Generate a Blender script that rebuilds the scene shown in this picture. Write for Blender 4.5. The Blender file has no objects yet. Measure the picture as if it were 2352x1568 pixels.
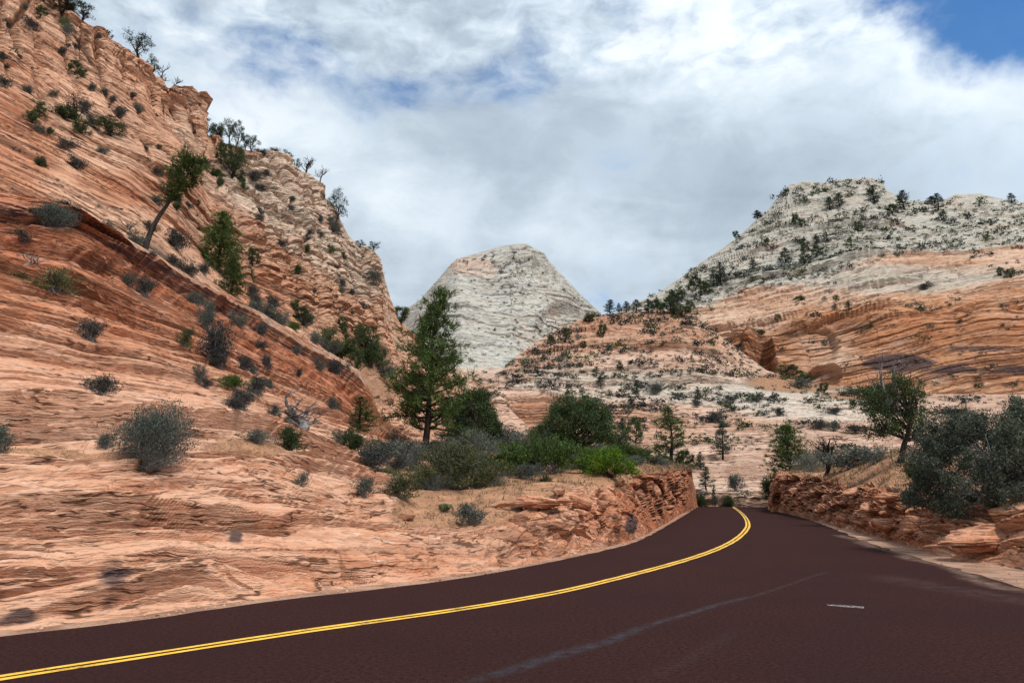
import bpy, math, random
import numpy as np
from mathutils import Vector, Matrix

# ---------------------------------------------------------------- camera, sky, sun, exposure
SC = bpy.context.scene
COL = SC.collection
CAMZ, PITCH, FPX, CX, CY = 2.1, math.radians(11.5), 1700.0, 1176.0, 784.0
cam_data = bpy.data.cameras.new('camera'); cam = bpy.data.objects.new('camera', cam_data); COL.objects.link(cam)
cam.location = (0, 0, CAMZ); cam.rotation_euler = (math.pi/2 + PITCH, 0, 0)
cam_data.sensor_width = 36; cam_data.lens = 36*FPX/2352; cam_data.clip_start = 0.1; cam_data.clip_end = 20000
SC.camera = cam
SC.cycles.max_bounces = 5; SC.cycles.diffuse_bounces = 3; SC.cycles.glossy_bounces = 1; SC.cycles.transmission_bounces = 2; SC.cycles.transparent_max_bounces = 4
SC.view_settings.view_transform = 'Standard'; SC.view_settings.look = 'None'
SC.view_settings.exposure = 0.0; SC.view_settings.gamma = 1.0; SC.view_settings.use_curve_mapping = False

def ray(px, py):
    """unit-y direction(s) through photo position px, py (2352-wide photo)"""
    a = (np.asarray(px, float)-CX)/FPX; b = -(np.asarray(py, float)-CY)/FPX
    y = math.cos(PITCH) - b*math.sin(PITCH); z = math.sin(PITCH) + b*math.cos(PITCH)
    return a/y, z/y
def at(px, py, d):
    rx, rz = ray(px, py); d = np.asarray(d, float)
    return np.stack([rx*d, d+0*rx, CAMZ+rz*d], -1)
def gdist(px, py, z=0.0):
    rx, rz = ray(px, py); return (z-CAMZ)/rz
def gp(px, py, z=0.0):
    return at(px, py, gdist(px, py, z))
def dirv(px, py):
    rx, rz = ray(px, py); v = Vector((float(rx), 1.0, float(rz))); return v.normalized()

SUN_EL, SUN_AZ = math.radians(60), math.radians(134)      # azimuth clockwise from +Y
sun_dir = Vector((math.sin(SUN_AZ)*math.cos(SUN_EL), math.cos(SUN_AZ)*math.cos(SUN_EL), math.sin(SUN_EL)))
sl = bpy.data.lights.new('sun', 'SUN'); sl.energy = 3.3; sl.angle = math.radians(11); sl.color = (1, 0.95, 0.88)
so = bpy.data.objects.new('sun', sl); COL.objects.link(so)
so.rotation_euler = sun_dir.to_track_quat('Z', 'Y').to_euler()

class NT:
    """tiny node-graph helper"""
    def __init__(s, tree): s.t = tree; tree.nodes.clear()
    def n(s, typ, ins=None, **kw):
        nd = s.t.nodes.new(typ)
        for k, v in kw.items(): setattr(nd, k, v)
        for k, v in (ins or {}).items():
            if v is None: continue
            if isinstance(v, bpy.types.NodeSocket): s.t.links.new(v, nd.inputs[k])
            else:
                if nd.inputs[k].type == 'RGBA' and len(v) == 3: v = (*v, 1.0)
                nd.inputs[k].default_value = v
        return nd
    def m(s, op, a, b=None, c=None, clamp=False):
        ins = {0: a}
        if b is not None: ins[1] = b
        if c is not None: ins[2] = c
        return s.n('ShaderNodeMath', ins, operation=op, use_clamp=clamp).outputs[0]
    def vm(s, op, a, b=None):
        nd = s.n('ShaderNodeVectorMath', {0: a, 1: b}, operation=op)
        return nd.outputs['Value'] if op in ('DOT_PRODUCT', 'LENGTH', 'DISTANCE') else nd.outputs[0]
    def xyz(s, x, y, z): return s.n('ShaderNodeCombineXYZ', {0: x, 1: y, 2: z}).outputs[0]
    def sep(s, v):
        return s.n('ShaderNodeSeparateXYZ', {0: v}).outputs
    def noise(s, vec, scale=1.0, detail=3.0, rough=0.5, dist=0.0):
        return s.n('ShaderNodeTexNoise', {'Vector': vec, 'Scale': scale, 'Detail': detail, 'Roughness': rough, 'Distortion': dist}).outputs[0]
    def ramp(s, f, lo, hi, a=0.0, b=1.0):
        return s.n('ShaderNodeMapRange', {0: f, 1: lo, 2: hi, 3: a, 4: b}, interpolation_type='SMOOTHSTEP').outputs[0]
    def mix(s, f, a, b, mode='MIX'):
        def c(v): return (*v, 1.0) if isinstance(v, tuple) and len(v) == 3 else v
        nd = s.n('ShaderNodeMix', {0: f, 6: c(a), 7: c(b)}, data_type='RGBA', blend_type=mode)
        return nd.outputs[2]
    def attr(s, name): return s.n('ShaderNodeAttribute', attribute_name=name)

def build_world():
    w = bpy.data.worlds.new("World"); SC.world = w; w.use_nodes = True
    g = NT(w.node_tree)
    dirn = g.n('ShaderNodeTexCoord').outputs['Generated']
    sky = g.n('ShaderNodeTexSky', sky_type='NISHITA', sun_disc=False, sun_elevation=SUN_EL, sun_rotation=SUN_AZ, altitude=1600, air_density=1.0, dust_density=0.4, ozone_density=1.5)
    x, y, z = g.sep(dirn)
    zz = g.m('ADD', g.m('MAXIMUM', z, 0.0), 0.16)
    p = g.xyz(g.m('DIVIDE', x, zz), g.m('DIVIDE', y, zz), 0.0)
    big = g.noise(g.vm('ADD', p, (3.1, 1.7, 0.4)), 0.9, 7, 0.52, 0.25)
    fine = g.noise(g.vm('ADD', p, (7.3, 2.2, 1.4)), 3.4, 6, 0.55, 0.2)
    fine2 = g.noise(g.vm('MULTIPLY', dirn, (1, 1, 1.7)), 10.0, 6, 0.6, 0.4)
    wn = g.n('ShaderNodeTexNoise', {'Vector': dirn, 'Scale': 9.0, 'Detail': 5.0, 'Roughness': 0.6}).outputs[1]
    wdir = g.vm('NORMALIZE', g.vm('ADD', dirn, g.vm('MULTIPLY', g.vm('SUBTRACT', wn, (0.5, 0.5, 0.5)), (0.17, 0.10, 0.12))), (0, 0, 0))
    def blobs(lst):
        tot = None
        for (px, py, r, wgt) in lst:
            d = dirv(px, py); rr = r/FPX
            e = g.m('EXPONENT', g.m('MULTIPLY', g.m('SUBTRACT', g.vm('DOT_PRODUCT', wdir, tuple(d)), 1.0), 2.0/(rr*rr)))
            e = g.m('MULTIPLY', e, wgt)
            tot = e if tot is None else g.m('ADD', tot, e)
        return tot
    gap = blobs([(2180, 5, 90, 0.95), (2330, 35, 75, 1.0), (2070, -30, 85, 0.7), (2480, -60, 140, 1.2), (2300, -70, 130, 0.85), (560, 140, 90, 0.25), (1430, 150, 80, 0.22), (1560, 60, 70, 0.2), (690, 190, 75, 0.62), (790, 205, 70, 0.62), (885, 200, 60, 0.55),
                 (930, 210, 50, 0.5), (1010, 190, 70, 0.45), (1120, 200, 55, 0.5), (1200, 165, 55, 0.62), (1290, 185, 60, 0.4), (640, 130, 60, 0.3),
                 (1400, 660, 60, 0.5), (1480, 640, 45, 0.45), (1390, 700, 60, 0.3), (1450, 40, 60, 0.2), (1180, 15, 60, 0.25)])
    n1 = g.m('ADD', g.m('MULTIPLY', g.m('SUBTRACT', fine, 0.5), 1.7), g.m('MULTIPLY', g.m('SUBTRACT', fine2, 0.5), 1.8))
    mott = g.m('SUBTRACT', g.noise(g.vm('MULTIPLY', g.vm('ADD', dirn, g.vm('MULTIPLY', wn, (0.05, 0.05, 0.03))), (1, 1, 2.1)), 17.0, 5, 0.55, 0.3), 0.5)
    upm = g.ramp(z, float(dirv(1176, 330).z), float(dirv(1176, 120).z))
    mott = g.m('MULTIPLY', mott, upm)
    gap = g.m('ADD', gap, g.m('MULTIPLY', mott, -1.5))
    gapm = g.ramp(g.m('ADD', gap, g.m('MULTIPLY', n1, 1.0)), 0.05, 1.75)
    lit = blobs([(2290, 190, 110, 0.15), (2060, 60, 60, 0.25), (1600, 120, 210, 0.38), (1850, 150, 170, 0.3), (2250, 200, 130, 0.33), (2100, 150, 120, 0.3), (560, 260, 150, 0.35), (760, 300, 150, 0.3), (1300, 110, 150, 0.3),
                 (1250, 500, 110, 0.3), (1000, 470, 120, 0.28), (880, 460, 60, 0.2), (900, 600, 90, 0.2), (1450, 600, 120, 0.25), (1620, 40, 150, 0.2), (2300, 430, 160, 0.12), (500, 60, 200, 0.05)])
    dark = blobs([(1750, 330, 260, 0.18), (1450, 320, 200, 0.12), (1150, 350, 200, 0.14), (1700, 460, 150, 0.16), (2150, 330, 200, 0.18), (250, 20, 300, 0.06), (760, 120, 90, 0.12), (1200, 430, 90, 0.12), (860, 560, 80, 0.1)])
    b = g.m('SUBTRACT', g.m('ADD', g.m('ADD', g.m('ADD', 0.46, g.m('MULTIPLY', mott, 1.6)), lit), g.m('ADD', g.m('MULTIPLY', g.m('SUBTRACT', big, 0.5), 0.6), g.m('MULTIPLY', n1, 0.42))), dark)
    # the veiled sun behind the camera lights the cloud round it
    sd = g.vm('DOT_PRODUCT', dirn, tuple(sun_dir))
    glow = g.m('EXPONENT', g.m('MULTIPLY', g.m('SUBTRACT', sd, 1.0), 2.2))
    cr = g.n('ShaderNodeValToRGB', {0: b})
    e = cr.color_ramp.elements
    e[0].position = 0.0; e[0].color = (0.36, 0.435, 0.52, 1)
    e[1].position = 1.0; e[1].color = (0.84, 0.91, 0.96, 1)
    k = e.new(0.35); k.color = (0.46, 0.545, 0.63, 1)
    k = e.new(0.65); k.color = (0.61, 0.71, 0.80, 1)
    cl = g.mix(1.0, cr.outputs[0], g.m('ADD', g.m('MULTIPLY', glow, WORLD_GLOW), 1.0), 'MULTIPLY')
    cl10 = g.mix(1.0, cl, (10.0, 10.0, 10.0), 'MULTIPLY')
    blue = g.mix(1.0, sky.outputs[0], (0.36, 1.12, 1.65), 'MULTIPLY')
    fin = g.mix(g.m('MULTIPLY', gapm, 0.93), cl10, blue)
    bg = g.n('ShaderNodeBackground', {0: fin, 1: 0.1})
    out = g.n('ShaderNodeOutputWorld', {0: bg.outputs[0]})
WORLD_GLOW = 0.9
build_world()

# ---------------------------------------------------------------- numpy noise
def _h(ix, iy, iz, seed):
    h = (ix.astype(np.uint32)*np.uint32(374761393) + iy.astype(np.uint32)*np.uint32(668265263) + iz.astype(np.uint32)*np.uint32(2246822519) + np.uint32((seed*3266489917) & 0xffffffff))
    h = (h ^ (h >> np.uint32(13)))*np.uint32(1274126177)
    h = (h ^ (h >> np.uint32(16)))*np.uint32(2654435761)
    return h ^ (h >> np.uint32(15))
def hashf(ix, iy=None, iz=None, seed=0):
    ix = np.asarray(ix).astype(np.int64); z = np.zeros_like(ix)
    return _h(ix, z if iy is None else iy.astype(np.int64), z if iz is None else iz.astype(np.int64), seed).astype(np.float32)/np.float32(4294967296.0)
def vnoise(x, y, z, seed=0):
    """smooth value noise in -1..1"""
    x = np.asarray(x, np.float32); y = np.asarray(y, np.float32); z = np.asarray(z, np.float32)
    ix, iy, iz = np.floor(x).astype(np.int64), np.floor(y).astype(np.int64), np.floor(z).astype(np.int64)
    fx, fy, fz = x-ix, y-iy, z-iz
    fx = fx*fx*fx*(fx*(fx*6-15)+10); fy = fy*fy*fy*(fy*(fy*6-15)+10); fz = fz*fz*fz*(fz*(fz*6-15)+10)
    r = 0
    for dz in (0, 1):
        wz = fz if dz else 1-fz
        for dy in (0, 1):
            wy = fy if dy else 1-fy
            a = hashf(ix, iy+dy, iz+dz, seed); b = hashf(ix+1, iy+dy, iz+dz, seed)
            r = r + wz*wy*(a+(b-a)*fx)
    return (r*2-1).astype(np.float32)
def fbm(x, y, z, oct=4, seed=0, gain=0.5):
    r = 0; a = 1; t = 0
    for o in range(oct):
        r = r + a*vnoise(x*2**o+o*17.3, y*2**o+o*5.1, z*2**o+o*9.7, seed+o); t += a; a *= gain
    return r/t*1.5
def worley(x, y, z, seed=0, jit=0.85):
    ix, iy, iz = np.floor(x).astype(np.int64), np.floor(y).astype(np.int64), np.floor(z).astype(np.int64)
    F1 = np.full(x.shape, 9.0, np.float32); F2 = F1.copy(); ID = np.zeros(x.shape, np.float32)
    CXc = [np.zeros(x.shape, np.float32) for _ in range(3)]
    for a in (-1, 0, 1):
        for b in (-1, 0, 1):
            for c in (-1, 0, 1):
                jx, jy, jz = ix+a, iy+b, iz+c
                h1 = hashf(jx, jy, jz, seed); h2 = hashf(jx, jy, jz, seed+11); h3 = hashf(jx, jy, jz, seed+23)
                ox = jx+0.5+(h1-0.5)*jit-x; oy = jy+0.5+(h2-0.5)*jit-y; oz = jz+0.5+(h3-0.5)*jit-z
                d = np.sqrt(ox*ox+oy*oy+oz*oz).astype(np.float32)
                near = d < F1
                F2 = np.where(near, F1, np.minimum(F2, d)); F1 = np.where(near, d, F1)
                ID = np.where(near, h1*7.13+h2*3.7, ID)
                for k, o in enumerate((ox, oy, oz)): CXc[k] = np.where(near, o, CXc[k])
    return F1, F2, ID-np.floor(ID), CXc
def sstep(x, a, b):
    t = np.clip((x-a)/(b-a), 0, 1); return t*t*(3-2*t)
def ledge(P, s, thick, amp, seed, lat=0.15, sharp=1.4, cover=0.0, notch=0.55, w=0.055):
    k = s/thick; L = np.floor(k); f = k-L
    m = vnoise(P[..., 0]*lat+L*7.13, P[..., 1]*lat+L*3.71, L*1.37, seed)
    m = sstep(m, cover-0.35, cover+0.35)
    hr = hashf(L, seed=seed+5)
    a0 = amp*(0.3+0.9*hr)*m
    up = sstep(f, 0.0, w)
    r = up*a0*(1-f)**sharp-(1-up)*amp*notch*m*(0.3+0.9*hr)
    L1 = L+1
    m1 = vnoise(P[..., 0]*lat+L1*7.13, P[..., 1]*lat+L1*3.71, L1*1.37, seed)
    m1 = sstep(m1, cover-0.35, cover+0.35)*(0.3+0.9*hashf(L1, seed=seed+5))
    r = r-amp*notch*m1*sstep(f, 0.80, 0.93)
    return r.astype(np.float32)

def pchip(xk, Y, x):
    """monotone cubic through knots; Y is (K,) or (K,M)"""
    xk = np.asarray(xk, float); Y = np.asarray(Y, float); one = Y.ndim == 1
    if one: Y = Y[:, None]
    h = np.diff(xk)[:, None]; dl = np.diff(Y, axis=0)/h
    m = np.zeros_like(Y); m[0] = dl[0]; m[-1] = dl[-1]
    if len(xk) > 2:
        a, b = dl[:-1], dl[1:]
        mm = np.where(a*b > 0, 2*a*b/np.where(a+b == 0, 1, a+b), 0); m[1:-1] = mm
    i = np.clip(np.searchsorted(xk, x, side='right')-1, 0, len(xk)-2)
    t = ((x-xk[i])/(xk[i+1]-xk[i]))[:, None]; hh = h[i]
    r = (2*t**3-3*t**2+1)*Y[i]+(t**3-2*t**2+t)*hh*m[i]+(-2*t**3+3*t**2)*Y[i+1]+(t**3-t**2)*hh*m[i+1]
    return r[:, 0] if one else r

def new_mesh_object(name, verts, faces, mat, parent=None, smooth=False):
    me = bpy.data.meshes.new(name)
    V = np.ascontiguousarray(verts, np.float32)
    if isinstance(faces, np.ndarray): F = faces; n = F.shape[1]; tot = F.size; cnt = np.full(len(F), n, np.int32); flat = F.ravel()
    else:
        cnt = np.array([len(f) for f in faces], np.int32); flat = np.array([i for f in faces for i in f], np.int32)
    me.vertices.add(len(V)); me.vertices.foreach_set('co', V.ravel())
    me.loops.add(len(flat)); me.loops.foreach_set('vertex_index', flat.astype(np.int32))
    me.polygons.add(len(cnt)); st = np.zeros(len(cnt), np.int32); st[1:] = np.cumsum(cnt)[:-1]
    me.polygons.foreach_set('loop_start', st)
    me.polygons.foreach_set('use_smooth', np.full(len(cnt), bool(smooth)))
    me.update(calc_edges=True); me.validate()
    for m_ in (mat if isinstance(mat, (list, tuple)) else [mat]): me.materials.append(m_)
    o = bpy.data.objects.new(name, me); COL.objects.link(o)
    if parent: o.parent = parent
    return o
def set_attr(o, name, arr):
    a = o.data.attributes.new(name, 'FLOAT', 'POINT'); a.data.foreach_set('value', np.ascontiguousarray(arr, np.float32).ravel())

class Patch:
    """a landform laid through rows of surveyed points (photo column, photo height, distance)"""
    def __init__(s, x0, x1, du, rows, dv=2.2, vmax=None):
        s.x0, s.du = x0, du
        px = np.arange(x0, x1+du, du); U = len(px); s.px = px
        Yr, Dr = [], []
        for r in rows:
            xs = np.array([p[0] for p in r], float)
            ys = np.array([p[1] for p in r], float)
            ds = np.array([(p[2] if len(p) > 2 and p[2] is not None else float(gdist(p[0], p[1], -0.06))) for p in r], float)
            Yr.append(np.interp(px, xs, ys)); Dr.append(np.interp(px, xs, np.log(ds)))
        Yr, Dr = np.array(Yr), np.array(Dr)
        # row spacing on the ground of the picture
        vs = [0.0]; marks = [0]
        for k in range(len(rows)-1):
            span = np.percentile(np.abs(Yr[k+1]-Yr[k]), 80)
            n = int(max(6, min(span/dv, 260)))
            if rows[k+1] is rows[-1] or k >= (vmax if vmax is not None else 99): n = 10
            vs += list(k+np.arange(1, n+1)/n); marks.append(len(vs)-1)
        vs = np.array(vs); s.vs = vs; s.marks = marks
        K = np.arange(len(rows))
        s.PY = pchip(K, Yr, vs); s.D = np.exp(pchip(K, Dr, vs))
        s.PX = np.broadcast_to(px, s.PY.shape)
        s.P = at(s.PX, s.PY, s.D).astype(np.float32)
        s.VV = np.broadcast_to(vs[:, None], s.PY.shape)
        s.normals()
        V_ = s.P-np.array([0, 0, CAMZ], np.float32); V_ = V_/np.linalg.norm(V_, axis=-1, keepdims=True)
        s.face = sstep(np.abs(np.sum(V_*s.N, -1)), 0.02, 0.42).astype(np.float32)*0.93+0.07
        s.vis = marks[vmax] if vmax is not None else marks[-2]
        s.top = s.PY[:s.vis+1].min(axis=0)
    def _unused(s): pass
    def normals(s):
        P = s.P
        du = np.gradient(P, axis=1); dv = np.gradient(P, axis=0)
        n = np.cross(du, dv); n /= np.maximum(np.linalg.norm(n, axis=-1, keepdims=True), 1e-9)
        flip = np.sign(np.sum(n[:s.P.shape[0]//2].mean(axis=(0, 1))*np.array([0, -1, 0.6])))
        n *= flip if flip != 0 else 1
        # smooth the normals
        for _ in range(3):
            n[1:-1] = (n[:-2]+n[1:-1]*2+n[2:])/4; n[:, 1:-1] = (n[:, :-2]+n[:, 1:-1]*2+n[:, 2:])/4
        s.N = n/np.maximum(np.linalg.norm(n, axis=-1, keepdims=True), 1e-9)
    def build(s, name, mat, attrs):
        V, U = s.PY.shape
        i = np.arange(V*U).reshape(V, U)
        F = np.stack([i[:-1, :-1], i[:-1, 1:], i[1:, 1:], i[1:, :-1]], -1).reshape(-1, 4)
        o = new_mesh_object(name, s.Q.reshape(-1, 3), F, mat, smooth=False)
        for k, a in attrs.items(): set_attr(o, k, a)
        return o
    def hit(s, px, py):
        """surface point seen at px, py (first along the column from the bottom)"""
        u = int(np.clip(round((px-s.x0)/s.du), 0, s.PY.shape[1]-1))
        c = s.PY[:s.vis+1, u]
        k = np.where(c <= py)[0]
        v = int(k[0]) if len(k) else int(np.argmin(c))
        q = s.Q[max(0, v-1):v+2, max(0, u-1):u+2].reshape(-1, 3).mean(axis=0)
        return Vector((float(q[0]), float(q[1]), float(q[2])))
    def topat(s, px):
        return float(np.interp(px, s.px, s.top))
def seg(px, pts):
    return np.interp(px, [p[0] for p in pts], [p[1] for p in pts])
def blob(px, py, cx, cy, rx, ry, soft=0.5):
    d = np.sqrt(((px-cx)/rx)**2+((py-cy)/ry)**2); return 1-sstep(d, 1-soft, 1+soft)

# ---------------------------------------------------------------- rock, soil, road materials
def principled(g, col, rough=0.85, bump=None, bstr=0.5, bdist=0.05, spec=0.2):
    ins = {'Base Color': col, 'Roughness': rough, 'Specular IOR Level': spec}
    if bump is not None:
        ins['Normal'] = g.n('ShaderNodeBump', {'Height': bump, 'Strength': bstr, 'Distance': bdist}).outputs[0]
    p = g.n('ShaderNodeBsdfPrincipled', ins)
    g.n('ShaderNodeOutputMaterial', {0: p.outputs[0]})
    return p
def newmat(name):
    m = bpy.data.materials.new(name); m.use_nodes = True; return m, NT(m.node_tree)

def rock_mat(name, unit, pal, lines=0.8, bump=0.6, fineline=0.8,  soilcol=((0.46, 0.245, 0.135), (0.25, 0.125, 0.07))):
    """unit = metres of the finest bedding; pal = pale, mid, deep, white"""
    m, g = newmat(name)
    pos = g.n('ShaderNodeTexCoord').outputs['Object']
    bed = g.attr('bed').outputs['Fac']; white = g.attr('white').outputs['Fac']; red = g.attr('red').outputs['Fac']
    soil = g.attr('soil').outputs['Fac']; var = g.attr('varnish').outputs['Fac']
    x, y, z = g.sep(pos)
    lat = 0.11/unit
    wob = g.m('MULTIPLY', g.m('SUBTRACT', g.noise(pos, 0.22/unit, 3, 0.5), 0.5), 1.6)
    bb = g.m('ADD', g.m('DIVIDE', bed, unit), wob)
    v1 = g.xyz(g.m('MULTIPLY', x, lat*0.35), g.m('MULTIPLY', y, lat*0.35), g.m('MULTIPLY', bb, 0.22))
    v2 = g.xyz(g.m('MULTIPLY', x, lat*0.8), g.m('MULTIPLY', y, lat*0.8), g.m('MULTIPLY', bb, 1.0))
    v3 = g.xyz(g.m('MULTIPLY', x, lat*1.2), g.m('MULTIPLY', y, lat*1.2), g.m('MULTIPLY', bb, 2.6))
    n1 = g.noise(v1, 1.0, 4, 0.55); n2 = g.noise(v2, 1.0, 3, 0.55); n3 = g.noise(v3, 1.0, 2, 0.5)
    mac = g.noise(pos, 0.035/unit, 4, 0.6); mic = g.noise(pos, 2.2/unit, 3, 0.65)
    pale, mid, deep, wht = pal
    c = g.mix(g.ramp(g.m('ADD', g.m('MULTIPLY', n1, 0.55), g.m('ADD', g.m('MULTIPLY', mac, 0.5), g.m('MULTIPLY', red, 0.30))), 0.47, 0.78), pale, mid)
    c = g.mix(g.m('MULTIPLY', g.ramp(g.m('ADD', g.m('MULTIPLY', red, 0.30), g.m('ADD', g.m('MULTIPLY', n2, 0.5), g.m('MULTIPLY', mac, 0.4))), 0.56, 0.86), 0.9), c, deep)
    wc = g.mix(g.ramp(n1, 0.35, 0.65), wht, tuple(a*b for a, b in zip(wht, (0.94, 0.89, 0.82))))
    wc = g.mix(g.m('MULTIPLY', g.ramp(mac, 0.5, 0.7), 0.35), wc, pale)
    wm = g.ramp(g.m('ADD', white, g.m('MULTIPLY', g.m('SUBTRACT', n1, 0.5), 0.7)), 0.3, 0.7)
    c = g.mix(wm, c, wc)
    # pale efflorescence bands and dark partings between the beds
    c = g.mix(g.m('MULTIPLY', g.ramp(g.m('ADD', g.m('MULTIPLY', n3, 0.5), g.m('MULTIPLY', n1, 0.5)), 0.52, 0.68), 0.55), c, g.mix(wm, (0.68, 0.53, 0.42), (0.62, 0.60, 0.54)))
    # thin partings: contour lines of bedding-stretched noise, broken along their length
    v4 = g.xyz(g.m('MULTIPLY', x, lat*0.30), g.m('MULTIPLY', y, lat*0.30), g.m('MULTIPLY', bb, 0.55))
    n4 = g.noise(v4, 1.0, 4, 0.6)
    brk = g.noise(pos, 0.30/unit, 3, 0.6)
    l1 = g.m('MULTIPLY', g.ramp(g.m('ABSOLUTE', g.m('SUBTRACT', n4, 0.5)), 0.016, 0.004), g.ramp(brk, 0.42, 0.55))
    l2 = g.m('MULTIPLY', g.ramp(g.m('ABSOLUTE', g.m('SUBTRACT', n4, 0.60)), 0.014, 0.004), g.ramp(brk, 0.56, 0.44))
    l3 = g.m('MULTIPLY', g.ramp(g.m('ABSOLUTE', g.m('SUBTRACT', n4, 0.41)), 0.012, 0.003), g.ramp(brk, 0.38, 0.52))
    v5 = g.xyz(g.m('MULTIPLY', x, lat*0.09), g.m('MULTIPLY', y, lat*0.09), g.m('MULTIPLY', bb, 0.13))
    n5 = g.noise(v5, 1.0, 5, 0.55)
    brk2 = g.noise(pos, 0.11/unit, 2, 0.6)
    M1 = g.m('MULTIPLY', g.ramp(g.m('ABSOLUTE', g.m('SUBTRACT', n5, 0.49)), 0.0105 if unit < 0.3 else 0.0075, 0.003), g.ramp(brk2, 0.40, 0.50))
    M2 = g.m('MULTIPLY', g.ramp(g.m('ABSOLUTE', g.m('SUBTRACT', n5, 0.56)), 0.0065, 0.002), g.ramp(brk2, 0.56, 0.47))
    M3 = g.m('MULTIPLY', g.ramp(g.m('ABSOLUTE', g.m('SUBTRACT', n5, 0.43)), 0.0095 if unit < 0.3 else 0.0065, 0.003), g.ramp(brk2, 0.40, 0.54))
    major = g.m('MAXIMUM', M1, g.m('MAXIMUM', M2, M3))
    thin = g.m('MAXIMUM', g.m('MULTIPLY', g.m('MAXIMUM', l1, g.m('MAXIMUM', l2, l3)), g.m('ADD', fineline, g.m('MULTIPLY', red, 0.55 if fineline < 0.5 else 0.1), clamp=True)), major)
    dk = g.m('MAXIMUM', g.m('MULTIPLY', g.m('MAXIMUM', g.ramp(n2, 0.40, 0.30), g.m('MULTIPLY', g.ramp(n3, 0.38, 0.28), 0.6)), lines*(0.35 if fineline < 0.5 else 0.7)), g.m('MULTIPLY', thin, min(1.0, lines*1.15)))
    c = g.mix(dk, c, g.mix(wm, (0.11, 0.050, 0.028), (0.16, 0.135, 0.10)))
    # closely laminated dark sets
    bandn = g.noise(g.xyz(g.m('MULTIPLY', x, lat*0.05), g.m('MULTIPLY', y, lat*0.05), g.m('MULTIPLY', bb, 0.05)), 1.0, 3, 0.55)
    lamn = g.noise(g.xyz(g.m('MULTIPLY', x, lat*0.10), g.m('MULTIPLY', y, lat*0.10), g.m('MULTIPLY', bb, 0.75)), 1.0, 2, 0.5)
    lam = g.m('MULTIPLY', g.m('MULTIPLY', g.ramp(g.m('ADD', bandn, g.m('MULTIPLY', red, 0.10)), 0.50, 0.60), g.ramp(lamn, 0.53, 0.44)), g.m('ADD', 0.22, g.m('MULTIPLY', red, 0.62)))
    c = g.mix(lam, c, g.mix(wm, (0.12, 0.045, 0.024), (0.25, 0.22, 0.17)))
    # desert varnish
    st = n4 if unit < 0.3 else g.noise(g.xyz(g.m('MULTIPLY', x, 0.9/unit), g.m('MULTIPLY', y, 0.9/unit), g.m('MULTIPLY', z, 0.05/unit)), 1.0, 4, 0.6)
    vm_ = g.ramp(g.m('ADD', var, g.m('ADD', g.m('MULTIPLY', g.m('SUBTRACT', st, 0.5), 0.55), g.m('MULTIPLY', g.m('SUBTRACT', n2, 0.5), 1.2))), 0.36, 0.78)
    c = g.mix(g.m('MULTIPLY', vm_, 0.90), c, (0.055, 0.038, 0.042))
    c = g.mix(g.m('MULTIPLY', g.ramp(mic, 0.35, 0.7), 0.22), c, g.mix(0.5, c, (0.2, 0.11, 0.07)))
    # soil and litter
    sn = g.noise(pos, 9.0, 4, 0.7); sn2 = g.noise(pos, 1.1, 4, 0.6)
    sc = g.mix(g.ramp(g.m('ADD', g.m('MULTIPLY', sn, 0.6), g.m('MULTIPLY', sn2, 0.5)), 0.40, 0.64), soilcol[0], soilcol[1])
    sc = g.mix(g.ramp(g.noise(pos, 24.0, 2, 0.6), 0.62, 0.80), sc, (0.30, 0.26, 0.17))
    sm = g.ramp(g.m('ADD', soil, g.m('MULTIPLY', g.m('SUBTRACT', mic, 0.5), 0.5)), 0.38, 0.62)
    c = g.mix(sm, c, sc)
    hgt = g.m('SUBTRACT', g.m('ADD', g.m('MULTIPLY', lam, -0.5), g.m('ADD', g.m('MULTIPLY', n2, 1.2), g.m('ADD', g.m('MULTIPLY', n3, 0.55), g.m('MULTIPLY', mic, 0.30)))), g.m('MULTIPLY', thin, 0.5))
    hgt = g.m('ADD', g.m('MULTIPLY', hgt, g.m('SUBTRACT', 1.0, g.m('MULTIPLY', sm, 0.8))), g.m('MULTIPLY', sn, g.m('MULTIPLY', sm, 0.3)))
    principled(g, c, 0.9, hgt, bump, unit*1.0, 0.12)
    return m
PAL = ((0.61, 0.345, 0.225), (0.53, 0.215, 0.11), (0.30, 0.085, 0.036), (0.62, 0.49, 0.39))
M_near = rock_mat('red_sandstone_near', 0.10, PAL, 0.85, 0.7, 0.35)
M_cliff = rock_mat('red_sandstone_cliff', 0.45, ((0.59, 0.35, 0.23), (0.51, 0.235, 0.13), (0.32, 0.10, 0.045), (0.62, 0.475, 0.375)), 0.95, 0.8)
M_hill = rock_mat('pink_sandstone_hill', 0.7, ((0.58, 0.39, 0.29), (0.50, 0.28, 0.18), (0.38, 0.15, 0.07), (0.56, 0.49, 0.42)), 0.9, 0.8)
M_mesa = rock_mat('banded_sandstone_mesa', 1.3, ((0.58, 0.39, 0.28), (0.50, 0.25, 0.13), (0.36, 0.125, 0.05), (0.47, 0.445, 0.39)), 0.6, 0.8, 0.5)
M_dome = rock_mat('white_sandstone_dome', 1.7, ((0.56, 0.40, 0.31), (0.52, 0.30, 0.2), (0.4, 0.2, 0.1), (0.50, 0.485, 0.44)), 0.7, 0.9, 0.6)

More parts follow.
